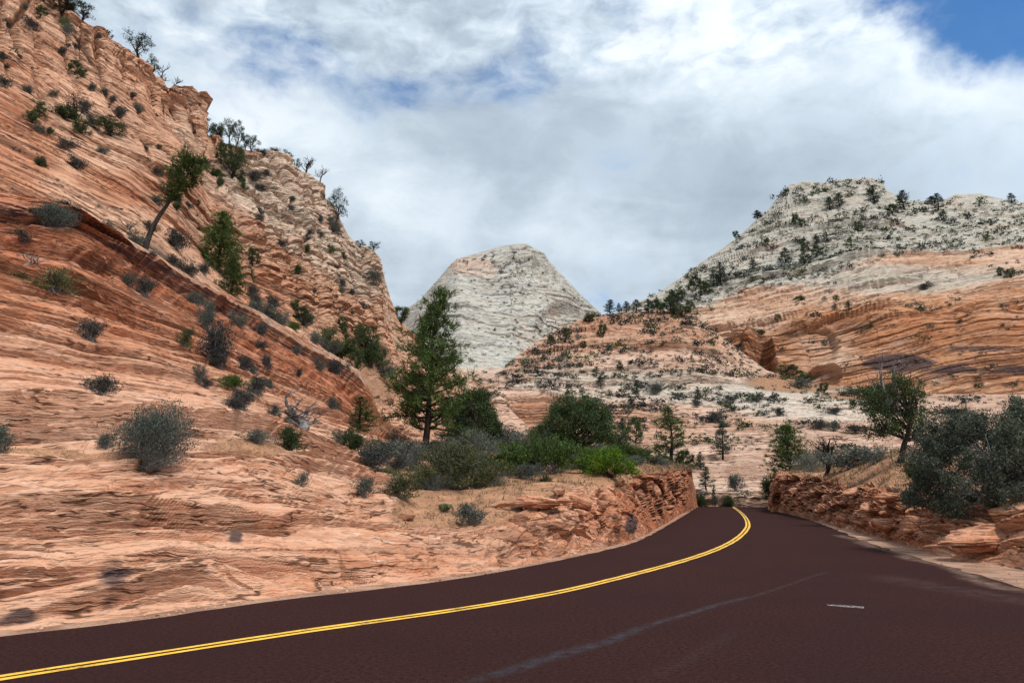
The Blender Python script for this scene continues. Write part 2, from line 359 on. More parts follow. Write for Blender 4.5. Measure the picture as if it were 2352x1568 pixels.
# ---------------------------------------------------------------- landforms
# near slickrock slope with the road cut at its foot, the leaning ledge along its top
A = Patch(-330, 1610, 2.0, [
    [(-330, 1500), (0, 1458), (313, 1420.5), (625, 1377), (919, 1343.5), (1071, 1322.5), (1200, 1301), (1321, 1275.5), (1438, 1248.5), (1490, 1227), (1536, 1200), (1590, 1169), (1603, 1165), (1610, 1164)],
    [(-330, 1310, 12.0), (0, 1290, 13.2), (300, 1278, 15), (600, 1258, 18), (850, 1235, 21.5), (1050, 1210, 25), (1180, 1178, 27), (1290, 1150, 29.5), (1400, 1125, 36), (1480, 1100, 47), (1560, 1078, 80), (1581, 1084.0, 97), (1593, 1110.0, 108), (1600, 1136.0, 115), (1606, 1168, 121), (1610, 1210, 123)],
    [(-330, 1070, 15.5), (0, 1050, 17), (300, 1035, 19), (600, 1050, 24), (850, 1120, 30), (1050, 1112, 36), (1290, 1088, 40), (1400, 1082, 43), (1480, 1072, 52), (1560, 1072, 84), (1581, 1078.0, 102), (1593, 1106.0, 113), (1600, 1132.0, 120), (1606, 1168, 126), (1610, 1210, 128)],
    [(-330, 850, 21), (0, 830, 23), (300, 860, 27), (600, 930, 33), (800, 985, 41), (960, 1050, 52), (1100, 1052, 56), (1250, 1056, 60), (1420, 1056, 64), (1520, 1062, 76), (1570, 1074, 96), (1581, 1080.0, 107), (1593, 1108.0, 118), (1600, 1134.0, 125), (1606, 1168, 131), (1610, 1210, 133)],
    [(-330, 610, 29), (0, 600, 32), (150, 640, 34), (300, 715, 38), (560, 810, 45), (760, 905, 54), (860, 985, 60), (960, 1046, 64), (1100, 1048, 68), (1420, 1052, 74), (1520, 1060, 84), (1570, 1078, 100), (1581, 1084.0, 112), (1593, 1115.0, 123), (1600, 1141.0, 130), (1606, 1168, 136), (1610, 1210, 138)],
    [(-330, 500, 36), (0, 512, 38), (90, 520, 41), (160, 526, 43.6), (340, 606, 50.6), (500, 699, 57), (700, 806, 65.4), (825, 878, 70.2), (860, 960, 71), (960, 1044, 71), (1100, 1046, 74), (1420, 1051, 80), (1520, 1062, 90), (1570, 1082, 104), (1581, 1088.0, 117), (1593, 1117.0, 128), (1600, 1143.0, 135), (1606, 1168, 141), (1610, 1210, 143)],
    [(-330, 410, 38), (0, 440, 40), (90, 460, 42), (160, 486, 44), (250, 530, 47), (340, 582, 50), (420, 628, 53), (500, 675, 56), (600, 725, 60), (700, 785, 64), (770, 822, 67), (825, 855, 69), (850, 900, 70), (875, 960, 71), (960, 1042, 73), (1100, 1045, 76), (1420, 1050, 84), (1570, 1085, 108), (1581, 1091.0, 122), (1593, 1120.0, 133), (1600, 1146.0, 140), (1606, 1168, 146), (1610, 1210, 148)],
    [(-330, 440, 42), (0, 480, 43), (160, 530, 47), (340, 630, 53), (500, 725, 59), (700, 830, 67), (825, 900, 72), (875, 1000, 74), (1100, 1085, 90), (1420, 1090, 105), (1610, 1230, 125)],
    [(-330, 900, 44), (0, 900, 46), (500, 1000, 62), (825, 1100, 76), (1100, 1130, 100), (1420, 1140, 120), (1610, 1250, 140)]], vmax=6)
x, y, z = A.P[..., 0], A.P[..., 1], A.P[..., 2]
PXa, PYa, V = A.PX, A.PY, A.VV
bedA = np.interp(V, [0, 1, 2, 3, 4, 5, 6, 8], [0, 1.1, 3.6, 9.0, 14.5, 18.0, 19.8, 26]).astype(np.float32)
warp = 0.30*fbm(x*0.10, y*0.10, z*0.10, 3, 3)+0.9*vnoise(x*0.028, y*0.028, z*0.02, 8)
left = 1-sstep(PXa, 820, 1080)
bedA = bedA+warp+0.035*x
soilA = sstep(PXa+0.25*(PYa-1100)+60*fbm(x*0.2, y*0.2, z*0.2, 3, 31), 900, 1010)*sstep(V+0.25*fbm(x*0.35, y*0.35, z, 3, 12), 1.0, 1.22)*(1-sstep(PXa, 1565, 1590)*0.8)
soilA = np.maximum(soilA, blob(PXa, PYa, 560, 1040, 120, 28)*0.62)
soilA = np.maximum(soilA, blob(PXa, PYa, 90, 1045, 110, 14)*0.75)
soilA = np.maximum(soilA, blob(PXa, PYa, 215, 1060, 90, 14)*0.7)
soilA = np.maximum(soilA, blob(PXa, PYa, 880, 960, 90, 70)*0.5*sstep(V, 3.2, 3.8))
soilA = soilA*(V > 0.4)
rock = 1-0.93*soilA
rub = sstep(PXa, 880, 1250)*sstep(1.35-V, 0.0, 0.35)            # blocky road cut
rub = np.maximum(rub, 0.75*(1-sstep(V, 0.30, 0.55))*sstep(PXa, 250, 800))
dsp = 0.35*fbm(x*0.12, y*0.12, z*0.12, 4, 50)*np.clip(V, 0, 1)*rock
wl = 0.22*fbm(x*0.35, y*0.35, z*0.2, 3, 41)
dsp += (ledge(A.P, bedA+wl, 0.95, 0.50, 1, 0.09, 0.8, 0.0, 0.9, 0.085)+ledge(A.P, bedA+wl*0.6, 0.36, 0.24, 2, 0.20, 0.8, 0.05, 1.1)+ledge(A.P, bedA, 0.13, 0.045, 3, 0.45, 1.0, 0.1, 0.4)*(1-0.9*rub))*rock*np.clip(V*2.2, 0.15, 1)*(1.1+0.35*sstep(V, 3.0, 4.2))
dsp += ledge(A.P, bedA+1.6*wl+7.3, 0.60, 0.34, 17, 0.12, 0.6, 0.12, 0.9, 0.11)*rock*np.clip(V*2.5, 0.2, 1)*(1-sstep(V, 2.2, 2.8))*(1-0.6*rub)
dsp += 0.5*ledge(A.P, bedA, 0.8, 0.8, 7, 0.05, 0.8, 0.0)*sstep(V, 3.9, 4.4)*left*(1-sstep(V, 6, 6.05))
# the thick capping slab
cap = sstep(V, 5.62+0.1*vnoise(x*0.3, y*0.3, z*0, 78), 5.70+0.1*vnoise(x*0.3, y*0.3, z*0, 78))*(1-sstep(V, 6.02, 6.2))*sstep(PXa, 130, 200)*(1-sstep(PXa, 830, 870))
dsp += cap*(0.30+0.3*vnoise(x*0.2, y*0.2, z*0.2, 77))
# joints
F1, F2, ID, C3 = worley(x*0.42+bedA*0.1, y*0.42, bedA*1.1, 5)
edge = F2-F1
crk = (1-sstep(edge, 0.01, 0.06))*rock*sstep(vnoise(x*0.12, y*0.12, z*.1, 66), -0.1, 0.4)
dsp -= 0.08*crk*(1-rub)*(V > 0.3)*(1-0.8*sstep(V, 2.2, 3.0))
dsp += (ID-0.5)*0.07*rock*(1-rub)*(V > 0.3)*(1-sstep(V, 2.2, 3.0))
F1, F2, ID, C3 = worley(x*0.44+0.2*vnoise(x, y, z, 1), y*0.44, z*0.85+0.15*x, 9)
e2 = 1-sstep(F2-F1, 0.0, 0.12)
blk = ((ID-0.4)*0.95+0.45*C3[0]*(hashf(ID*997)-0.5)+0.5*C3[2]*(hashf(ID*613)-0.3)-0.42*e2)
F1b, F2b, IDb, C3b = worley(x*1.5, y*1.5, z*2.8, 19)
blk += ((IDb-0.5)*0.10+0.14*C3b[2]*(hashf(IDb*631)-0.4)-0.12*(1-sstep(F2b-F1b, 0.0, 0.15)))
rubh = rub*rock*np.clip(V*3.5, 0, 1)*(1-sstep(PXa, 1572, 1588))
dsp = dsp*(1-0.75*rub)+blk*rubh*0.62
dsp += 0.02*fbm(x*3, y*3, z*3, 3, 5)*rock+0.012*soilA*fbm(x*6, y*6, z*6, 2, 6)
dsp += soilA*0.22*fbm(x*0.25, y*0.25, z*0, 3, 61)
dsp *= np.clip(V*5, 0, 1)*(1-sstep(PXa, 1580, 1592))*(1-0.72*sstep(V, 5.8, 6.0)*left)
A.Q = A.P+A.N*dsp[..., None].astype(np.float32)
bedA = bedA+0.9*dsp*A.N[..., 2]
A.Q[..., 2] += -0.0
wj = fbm(x*1.3, y*1.3, z*1.3, 4, 88)
PXs, PYs = PXa+26*wj, PYa+18*fbm(x*1.6, y*1.6, z*1.6, 4, 89)
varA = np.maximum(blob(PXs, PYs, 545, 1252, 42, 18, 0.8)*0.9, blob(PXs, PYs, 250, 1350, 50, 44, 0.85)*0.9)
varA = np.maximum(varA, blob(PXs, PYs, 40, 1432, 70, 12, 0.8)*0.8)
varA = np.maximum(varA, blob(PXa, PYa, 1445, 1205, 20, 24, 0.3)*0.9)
varA = np.maximum(varA, (0.25*sstep(V, 3.0, 4.4)+0.32*sstep(V, 4.2, 4.8))*left*(1-sstep(V, 5.5, 5.7)))  # upper slope darkens towards the underside of the capping slab
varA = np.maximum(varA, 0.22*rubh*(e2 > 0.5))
redA = np.clip(0.15+0.75*sstep(V, 2.7, 4.2)*left-0.6*cap+0.75*rub*sstep(PXa, 1330, 1540)+0.30*rub-0.35*blob(PXa, PYa, 200, 1010, 500, 80), 0, 1)
whiteA = 0.28*blob(PXa, PYa, 700, 1120, 240, 60)+0.22*blob(PXa, PYa, 350, 1190, 300, 40)+0.45*cap  # cap term paints the slab's lit top edge as paler rock
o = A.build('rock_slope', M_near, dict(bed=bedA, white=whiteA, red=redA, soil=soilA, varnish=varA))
o['kind'] = 'structure'; o['label'] = 'smooth banded red slickrock slope rising from the left road edge'

# jointed cliff behind
sil = [(-330, -420, 120), (0, -150, 116), (100, -60, 114), (160, 10, 112), (176, 45, 112), (235, 68, 113), (250, 92, 113), (285, 110, 115), (300, 128, 116), (325, 140, 117), (345, 165, 118), (366, 200, 120), (374, 206, 121), (436, 206, 122), (441, 216, 122), (459, 224, 123),
       (461, 245, 123), (452, 275, 124), (470, 318, 125), (495, 335, 126), (540, 345, 128), (590, 352, 131), (640, 362, 134), (670, 386, 136), (700, 402, 138), (722, 420, 140), (742, 452, 142), (768, 470, 144), (782, 505, 146), (800, 540, 150), (818, 560, 153), (852, 570, 158), (872, 590, 160), (884, 640, 164), (896, 690, 168), (915, 735, 174), (950, 762, 182), (975, 800, 195), (1010, 850, 215), (1060, 880, 240)]
B = Patch(-330, 1060, 1.9, [
    [(-330, 560, 46), (0, 600, 47), (160, 640, 50), (340, 730, 56), (500, 830, 62), (700, 930, 72), (825, 1010, 80), (960, 1090, 95), (1060, 1110, 110)],
    [(-330, 400, 50), (0, 460, 51), (160, 500, 53), (340, 590, 60), (500, 690, 68), (700, 800, 80), (825, 880, 92), (960, 980, 110), (1060, 1040, 130)],
    [(-330, 260, 62), (0, 330, 62), (150, 370, 66), (300, 430, 70), (400, 520, 76), (470, 600, 84), (560, 660, 92), (700, 745, 104), (825, 830, 118), (900, 890, 130), (960, 930, 145), (1060, 980, 170)],
    [(-330, 40, 80), (0, 130, 80), (150, 230, 84), (300, 300, 88), (420, 350, 92), (480, 480, 100), (560, 540, 106), (700, 620, 116), (800, 690, 130), (870, 760, 142), (930, 840, 156), (1060, 930, 190)],
    [(p[0], p[1]+26+(40 if p[0] < 450 else 14), p[2]-5) for p in sil],
    sil,
    [(p[0], p[1]+20, p[2]+9) for p in sil],
    [(p[0], p[1]+420, p[2]+60) for p in sil]], vmax=5)
x, y, z = B.P[..., 0], B.P[..., 1], B.P[..., 2]
PX, PY, V = B.PX, B.PY, B.VV
tilt = sstep(520-PX+0.5*(PY-350), -60, 160)
wp = fbm(x*0.035, y*0.035, z*0.035, 3, 103)
bedB = z+0.10*x+2.0*wp+tilt*(0.42*(x+40))
dsp = 2.2*fbm(x*0.035, y*0.035, z*0.02, 4, 150)
upper = sstep(V, 2.6, 3.4)
steep = np.clip(upper+sstep(PX, 480, 620), 0, 1)
F1, F2, ID, C3 = worley(x*0.105+0.25*vnoise(x*.1, y*.1, z*.1, 2), y*0.105, z*0.032, 41)
joint = 1-sstep(F2-F1, 0.0, 0.09)
dsp += steep*((ID-0.5)*1.6-0.8*joint)
tj = 0.75*x+0.66*y
for sc_, am_, cr_, sd_ in ((11.0, 3.4, 4.0, 71), (4.3, 1.5, 2.0, 72)):
    kj = tj/sc_+0.55*fbm(x*0.03, y*0.03, z*0.03, 3, sd_)+0.05*np.sin(z*0.3); ij = np.floor(kj); fj = kj-ij
    ed = np.minimum(fj, 1-fj); nv = 0.5+0.5*sstep(vnoise(ij*3.3, z*0.05, ij*0, sd_), -0.4, 0.4)
    jj = np.exp(-(ed*sc_/0.42)**2)
    jb = (1.15+0.35*(1-sstep(PX, 440, 560)))*(1-0.45*sstep(V, 4.2, 4.9))
    dsp += jb*steep*((hashf(ij, seed=sd_)-0.5)*am_+0.15*am_*np.sin(fj*math.pi)**0.6-cr_*jj*nv)
    joint = np.maximum(joint*0.5, jj*nv)
F1, F2, IDc, C3 = worley(x*0.26, y*0.26, bedB*0.30, 47)
dsp += steep*((IDc-0.5)*0.8-0.5*(1-sstep(F2-F1, 0.0, 0.10)))
F1, F2, IDc, C3 = worley(x*0.6, y*0.6, bedB*1.0, 57)
dsp += (0.3+0.7*steep)*((IDc-0.5)*0.24-0.16*(1-sstep(F2-F1, 0.0, 0.14)))
dsp += ledge(B.P, bedB+0.4*fbm(x*.2, y*.2, z*.2, 2, 7), 3.1, 1.3, 51, 0.035, 0.9, 0.05, 0.8)+ledge(B.P, bedB+0.25*fbm(x*.3, y*.3, z*.3, 2, 8), 1.15, 0.75, 52, 0.06, 0.9, 0.0, 0.9)*(0.5+0.8*steep)+ledge(B.P, bedB, 0.45, 0.30, 53, 0.16, 1.2, -0.1)
dsp += 0.12*fbm(x*0.9, y*0.9, z*0.9, 3, 9)
fade = np.ones_like(dsp); fade *= (1-0.72*sstep(V, 4.2, 5.0))
B.Q = B.P+B.N*(dsp*B.face*fade*0.75)[..., None].astype(np.float32)
bedB = bedB+(B.Q-B.P)[..., 2]+(0.1+0.42*tilt)*(B.Q-B.P)[..., 0]
whiteB = np.clip(0.06+0.32*upper*sstep(PX, 330, 420)-0.25*sstep(z, 2, 0)+0.25*blob(PX, PY, 700, 600, 200, 160)+0.35*blob(PX, PY, 210, 280, 140, 40)+0.3*blob(PX, PY, 620, 440, 140, 70), 0, 0.66)
redB = np.clip(0.30+0.55*blob(PX, PY, 40, 330, 90, 120)+0.45*blob(PX, PY, 320, 430, 160, 45)+0.45*blob(PX, PY, 600, 690, 90, 60)+0.3*blob(PX, PY, 820, 600, 50, 80)-0.4*blob(PX, PY, 880, 780, 60, 90), 0, 1)
soilB = np.maximum(0.55*blob(PX, PY, 800, 830, 120, 60), 0.5*blob(PX, PY, 870, 900, 60, 50))
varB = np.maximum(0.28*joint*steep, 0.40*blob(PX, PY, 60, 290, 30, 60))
o = B.build('cliff', M_cliff, dict(bed=bedB, white=whiteB, red=redB, soil=soilB, varnish=varB))
o['kind'] = 'structure'; o['label'] = 'tall jointed red and cream cliff rising behind the near slope'

# pale dome far off
silC = [(880, 800, 1010), (930, 712, 960), (965, 688, 930), (1000, 648, 920), (1036, 606, 915), (1050, 594, 915), (1100, 580, 910), (1140, 568, 908), (1180, 560, 905), (1210, 559, 905), (1222, 567, 905), (1250, 580, 907), (1262, 600, 910), (1300, 640, 915), (1330, 672, 920), (1372, 712, 940), (1400, 740, 960), (1470, 800, 1000), (1560, 870, 1060)]
C = Patch(880, 1560, 1.7, [
    [(880, 1000, 560), (1060, 1000, 520), (1250, 1000, 560), (1560, 1000, 640)],
    [(880, 900, 660), (1060, 880, 610), (1160, 875, 620), (1250, 885, 660), (1560, 930, 800)],
    [(880, 860, 780), (960, 810, 740), (1060, 800, 715), (1180, 800, 725), (1280, 815, 770), (1400, 850, 860), (1560, 900, 960)],
    [(880, 830, 880), (960, 735, 830), (1060, 700, 790), (1180, 690, 785), (1280, 715, 820), (1370, 770, 880), (1560, 890, 1020)],
    [(880, 810, 960), (960, 708, 885), (1050, 625, 850), (1180, 610, 835), (1270, 640, 860), (1350, 712, 900), (1400, 760, 930), (1560, 880, 1040)],
    silC,
    [(p[0], p[1]+14, p[2]+60) for p in silC],
    [(p[0], p[1]+200, p[2]+300) for p in silC]], dv=2.0, vmax=5)
x, y, z = C.P[..., 0], C.P[..., 1], C.P[..., 2]
PX, PY, V = C.PX, C.PY, C.VV
bedC = z+0.10*x+14*fbm(x*0.006, y*0.006, z*0.006, 3, 203)+9*np.sin(x*0.02+z*0.012)
dsp = 14*fbm(x*0.010, y*0.010, z*0.006, 4, 250)+ledge(C.P, bedC, 16, 2.0, 211, 0.012, 1.0, 0.1, 0.2)+ledge(C.P, bedC, 6, 1.6, 212, 0.02, 1.1, 0.05, 0.3)+1.2*fbm(x*.1, y*.1, z*.1, 3, 214)
F1, F2, ID, C3 = worley(x*0.035, y*0.035, z*0.02, 217)
dsp += sstep(V, 4.0, 4.7)*((ID-0.5)*14-9*(1-sstep(F2-F1, 0, 0.12)))
dsp += -14*blob(PX, PY, 1300, 735, 52, 42, 0.35)
C.Q = C.P+C.N*(dsp*C.face*(1-0.88*sstep(V, 4.3, 5)))[..., None].astype(np.float32)
bedC = bedC+(C.Q-C.P)[..., 2]
whiteC = np.clip(1.0-0.9*sstep(PY, 825, 860)-0.55*blob(PX, PY, 1080, 610, 75, 30)-0.2*blob(PX, PY, 1330, 740, 50, 30), 0, 1)
redC = 0.1+0.5*sstep(PY, 825, 870)
varC = np.maximum(0.30*blob(PX, PY, 1300, 735, 50, 38, 0.3), 0.40*blob(PX, PY, 1170, 578, 120, 26, 0.6))
o = C.build('hill', M_dome, dict(bed=bedC, white=whiteC, red=redC, soil=0*x, varnish=varC))
o['kind'] = 'structure'; o['label'] = 'far pale grey sandstone dome with a flat broken top'

# scrub-dotted middle hill
silD = [(1040, 1010, 215), (1080, 940, 225), (1112, 884, 235), (1150, 850, 250), (1200, 806, 270), (1260, 768, 292), (1300, 748, 305), (1345, 728, 318), (1390, 722, 326), (1450, 716, 332), (1520, 712, 334), (1570, 716, 332), (1620, 745, 325), (1700, 805, 315), (1760, 850, 308), (1850, 878, 303), (2000, 893, 300), (2150, 905, 300), (2352, 905, 300), (2700, 915, 300)]
D = Patch(1040, 2700, 2.1, [
    [(1040, 1290, 104), (1300, 1290, 104), (1600, 1290, 98), (2000, 1290, 100), (2700, 1290, 104)],
    [(1040, 1160, 120), (1300, 1145, 120), (1600, 1135, 116), (1770, 1130, 118), (2000, 1130, 122), (2700, 1130, 128)],
    [(1040, 1080, 150), (1130, 1040, 158), (1300, 1035, 162), (1600, 1030, 160), (2000, 1030, 160), (2700, 1030, 165)],
    [(1040, 1040, 180), (1100, 960, 192), (1140, 930, 198), (1210, 935, 205), (1300, 930, 206), (1600, 935, 208), (2000, 955, 205), (2700, 960, 210)],
    [(1040, 1020, 200), (1090, 930, 212), (1150, 880, 228), (1250, 860, 240), (1400, 835, 256), (1600, 840, 256), (1760, 885, 250), (1900, 912, 246), (2150, 925, 248), (2700, 935, 250)],
    silD,
    [(p[0], p[1]+10, p[2]+14) for p in silD],
    [(p[0], p[1]+260, p[2]+110) for p in silD]], dv=2.0, vmax=5)
x, y, z = D.P[..., 0], D.P[..., 1], D.P[..., 2]
PX, PY, V = D.PX, D.PY, D.VV
low = sstep(PY, 1040, 1090)
bedD = z-0.04*x+2.4*fbm(x*0.018, y*0.018, z*0.018, 3, 303)+low*0.05*(x-20)+0.10*np.abs(x-35)*sstep(V, 3.5, 5)
dsp = 3.0*fbm(x*0.03, y*0.03, z*0.02, 4, 350)+ledge(D.P, bedD+0.3*fbm(x*.1, y*.1, z*.1, 2, 7), 3.4, 2.6, 311, 0.03, 0.9, 0.0, 0.8)+ledge(D.P, bedD+0.2*fbm(x*.2, y*.2, z*.2, 2, 8), 1.35, 1.3, 312, 0.05, 0.9, 0.0, 0.8)+0.25*fbm(x*.4, y*.4, z*.4, 3, 9)
F1, F2, ID, C3 = worley(x*0.11, y*0.11, bedD*0.5, 317)
dsp += (ID-0.5)*0.5-0.25*(1-sstep(F2-F1, 0, 0.14))
alc = blob(PX, PY, 1245, 950, 135, 44, 0.22)*(PY > seg(PX, [(1040, 985), (1110, 930), (1150, 906), (1230, 898), (1320, 912), (1500, 930)]))
alc *= 1-sstep(PX-(1115+(PY-885)*0.95), 30, 0)
dsp -= 7.5*alc
D.Q = D.P+D.N*(dsp*D.face**1.5*(1-0.5*sstep(V, 4.6, 5)))[..., None].astype(np.float32)
bedD = bedD+(D.Q-D.P)[..., 2]
whiteD = np.clip(0.15+0.40*blob(PX, PY, 1450, 885, 330, 50)+0.42*blob(PX, PY, 1880, 930, 260, 50)+0.22*blob(PX, PY, 1650, 1110, 300, 60)-0.3*blob(PX, PY, 1650, 800, 120, 60), 0, 0.8)*(1-alc)
redD = np.clip(0.22+0.45*blob(PX, PY, 1500, 760, 250, 60)+0.9*alc+0.25*blob(PX, PY, 1500, 980, 200, 40), 0, 1)
soilD = np.maximum(0.62*blob(PX, PY, 1830, 880, 150, 26), 0.6*blob(PX, PY, 2010, 908, 160, 14))
soilD = np.maximum(soilD, 0.45*blob(PX, PY, 1720, 1080, 90, 30))*(1-alc)
o = D.build('hill', M_hill, dict(bed=bedD, white=whiteD, red=redD, soil=soilD, varnish=0.25*alc*sstep(PY, 930, 905)))
o['kind'] = 'structure'; o['label'] = 'pink and white slickrock hill dotted with scrub in the middle distance'

# right mesa
silE = [(1380, 735, 560), (1440, 705, 565), (1510, 674, 575), (1560, 640, 585), (1600, 610, 595), (1660, 570, 608), (1700, 540, 618), (1742, 500, 630), (1762, 486, 636), (1780, 462, 642), (1800, 440, 648), (1815, 425, 652), (1850, 416, 660), (1880, 420, 664), (1905, 418, 664), (1930, 412, 668), (1965, 410, 672), (2005, 409, 676), (2028, 418, 678), (2036, 436, 678), (2062, 452, 676), (2080, 460, 670), (2130, 463, 664), (2170, 458, 660), (2195, 446, 662), (2250, 444, 664), (2280, 452, 664), (2352, 466, 664), (2700, 500, 660)]
E = Patch(1380, 2700, 2.0, [
    [(1380, 1010, 330), (1740, 1010, 330), (2000, 1010, 320), (2700, 1010, 310)],
    [(1380, 900, 400), (1600, 880, 392), (1740, 880, 385), (1830, 872, 384), (1950, 905, 380), (2050, 903, 376), (2352, 903, 370), (2700, 900, 365)],
    [(1380, 790, 470), (1500, 760, 450), (1600, 748, 432), (1740, 742, 415), (1830, 735, 404), (1950, 735, 398), (2050, 735, 394), (2200, 720, 392), (2352, 700, 388), (2700, 660, 384)],
    [(1380, 760, 510), (1500, 722, 490), (1600, 700, 478), (1740, 680, 466), (1830, 672, 456), (1950, 655, 450), (2050, 650, 446), (2200, 636, 444), (2352, 620, 440), (2700, 590, 436)],
    [(1380, 745, 540), (1500, 695, 535), (1600, 645, 540), (1740, 575, 550), (1830, 535, 556), (1950, 515, 562), (2050, 525, 560), (2200, 520, 560), (2352, 520, 560), (2700, 540, 560)],
    silE,
    [(p[0], p[1]+12, p[2]+30) for p in silE],
    [(p[0], p[1]+300, p[2]+250) for p in silE]], dv=2.0, vmax=5)
x, y, z = E.P[..., 0], E.P[..., 1], E.P[..., 2]
PX, PY, V = E.PX, E.PY, E.VV
bedE = z-0.16*x+6*fbm(x*0.008, y*0.008, z*0.008, 3, 403)
wall = sstep(V, 0.9, 1.05)*(1-sstep(V, 1.95, 2.15))*sstep(PX, 1690, 1760)
bedE = bedE+wall*(5*vnoise(x*0.012, y*0.012, z*0.02, 77)+0.10*(x-150)*vnoise(x*0.003, y*.004, z*0.035, 78))
rr = 1-0.72*wall
dsp = 6*fbm(x*0.016, y*0.016, z*0.01, 4, 450)+(ledge(E.P, bedE, 9, 4.4, 411, 0.016, 1.0, 0.0)+ledge(E.P, bedE+fbm(x*.05, y*.05, z*.05, 2, 7), 3.4, 2.2, 412, 0.03, 1.0, -0.1))*rr+0.5*fbm(x*.15, y*.15, z*.15, 3, 9)
F1, F2, ID, C3 = worley(x*0.02, y*0.02, z*0.012, 417)
dsp += wall*((ID-0.5)*5-0.7*(1-sstep(F2-F1, 0, 0.05)))*sstep(1990-PX, -60, 60)+wall*2.5*fbm(x*0.02, y*0.02, z*0.05, 3, 433)
F1, F2, ID, C3 = worley(x*0.07, y*0.07, bedE*0.16, 419)
dsp += (1-wall)*((ID-0.5)*2.4-1.2*(1-sstep(F2-F1, 0, 0.12)))
# cleft and buttress at the left end of the wall
dsp -= 20*blob(PX, PY, 1750, 830, 26, 60, 0.4)+10*blob(PX, PY, 1895, 862, 34, 30, 0.2)
dsp += 7*blob(PX, PY, 1722, 800, 18, 50, 0.4)-5*blob(PX, PY, 1850, 790, 75, 60, 0.12)
capE = sstep(V, 4.55, 4.8)*sstep(PX, 1740, 1800)*(1-sstep(PX, 2030, 2070))
F1, F2, ID, C3 = worley(x*0.06, y*0.06, z*0.12, 421)
dsp += capE*((ID-0.5)*5-3*(1-sstep(F2-F1, 0, 0.15)))
E.Q = E.P+E.N*(dsp*E.face*(1-0.55*sstep(V, 4.6, 5)))[..., None].astype(np.float32)
bedE = bedE+(E.Q-E.P)[..., 2]
bl = seg(PX, [(1380, 740), (1500, 716), (1600, 702), (1700, 668), (1800, 650), (1900, 618), (2050, 590), (2200, 575), (2352, 555), (2700, 540)])
whiteE = np.clip(1.0-0.85*sstep(PY-bl, -14, 14)+0.42*blob(PX, PY, 2050, 640, 330, 32), 0, 1)
redE = np.clip(0.12+0.68*sstep(PY-bl, 60, 120)-0.5*blob(PX, PY, 1880, 800, 80, 60), 0, 1)
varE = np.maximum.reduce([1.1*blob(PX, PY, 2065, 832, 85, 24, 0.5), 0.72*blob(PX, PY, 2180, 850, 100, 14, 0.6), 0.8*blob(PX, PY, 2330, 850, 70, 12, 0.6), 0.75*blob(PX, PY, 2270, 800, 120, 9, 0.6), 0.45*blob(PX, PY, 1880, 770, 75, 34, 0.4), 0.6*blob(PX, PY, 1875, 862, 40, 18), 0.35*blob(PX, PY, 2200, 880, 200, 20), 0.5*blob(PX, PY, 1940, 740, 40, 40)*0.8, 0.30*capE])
sp = np.maximum(0.5*blob(PX, PY, 1800, 890, 60, 20), 0)
o = E.build('mesa', M_mesa, dict(bed=bedE, white=whiteE, red=redE, soil=sp, varnish=varE))
o['kind'] = 'structure'; o['label'] = 'broad right-hand mesa, grey-white above and orange streaked wall below'

# right road-cut bank
Fp = Patch(1766, 2900, 2.0, [
    [(1766, 1176), (1785, 1176), (1850, 1192), (1940, 1216), (2040, 1243), (2130, 1268), (2200, 1290), (2280, 1300), (2352, 1312), (2600, 1370), (2900, 1440)],
    [(1766, 1178, 84), (1778, 1120, 82), (1790, 1097, 80), (1850, 1092, 68), (1950, 1120, 50), (2040, 1128, 37), (2110, 1148, 32), (2200, 1172, 28), (2352, 1155, 25), (2600, 1140, 22), (2900, 1120, 19)],
    [(1766, 1180, 90), (1778, 1112, 90), (1790, 1090, 90), (1850, 1083, 80), (1950, 1078, 60), (2050, 1066, 46), (2120, 1085, 40), (2200, 1110, 36), (2352, 1110, 34), (2600, 1100, 32), (2900, 1080, 28)],
    [(1766, 1182, 98), (1778, 1115, 98), (1790, 1094, 98), (1850, 1080, 90), (1950, 1058, 74), (2050, 1040, 60), (2120, 1040, 56), (2200, 1050, 54), (2352, 1050, 52), (2600, 1040, 50), (2900, 1020, 46)],
    [(1766, 1200, 110), (1790, 1110, 112), (1850, 1095, 108), (1950, 1080, 92), (2050, 1062, 80), (2352, 1075, 76), (2900, 1060, 70)],
    [(1766, 1260, 120), (1790, 1260, 125), (2352, 1260, 110), (2900, 1260, 100)]], vmax=3)
x, y, z = Fp.P[..., 0], Fp.P[..., 1], Fp.P[..., 2]
PX, PY, V = Fp.PX, Fp.PY, Fp.VV
bedF = z-0.05*x+0.3*fbm(x*.15, y*.15, z*.15, 3, 503)
smooth = sstep(PX+40*fbm(x*.3, y*.3, z*.3, 2, 5), 2110, 2190)
soilF = np.clip(sstep(V+0.22*fbm(x*.4, y*.4, z*.4, 3, 12), 0.95, 1.15), 0, 1)
soilF = soilF*(1-0.75*sstep(PX, 2230, 2330)*(1-sstep(V, 1.4, 1.9)))*(1-0.8*(1-sstep(PX, 1790, 1830)))
rk = 1-0.93*soilF
F1, F2, ID, C3 = worley(x*0.40+0.2*vnoise(x, y, z, 1), y*0.40, z*1.05-0.12*x, 509)
e2 = 1-sstep(F2-F1, 0.0, 0.10)
blk = (ID-0.4)*0.9+0.5*C3[0]*(hashf(ID*997)-0.5)+0.95*C3[2]*(hashf(ID*613)-0.2)-0.55*e2
F1b, F2b, IDb, C3b = worley(x*1.7, y*1.7, z*4.2, 519)
blk += (IDb-0.5)*0.26+0.3*C3b[2]*(hashf(IDb*631)-0.3)-0.18*(1-sstep(F2b-F1b, 0.0, 0.15))
dsp = 0.25*fbm(x*.2, y*.2, z*.2, 3, 550)*rk
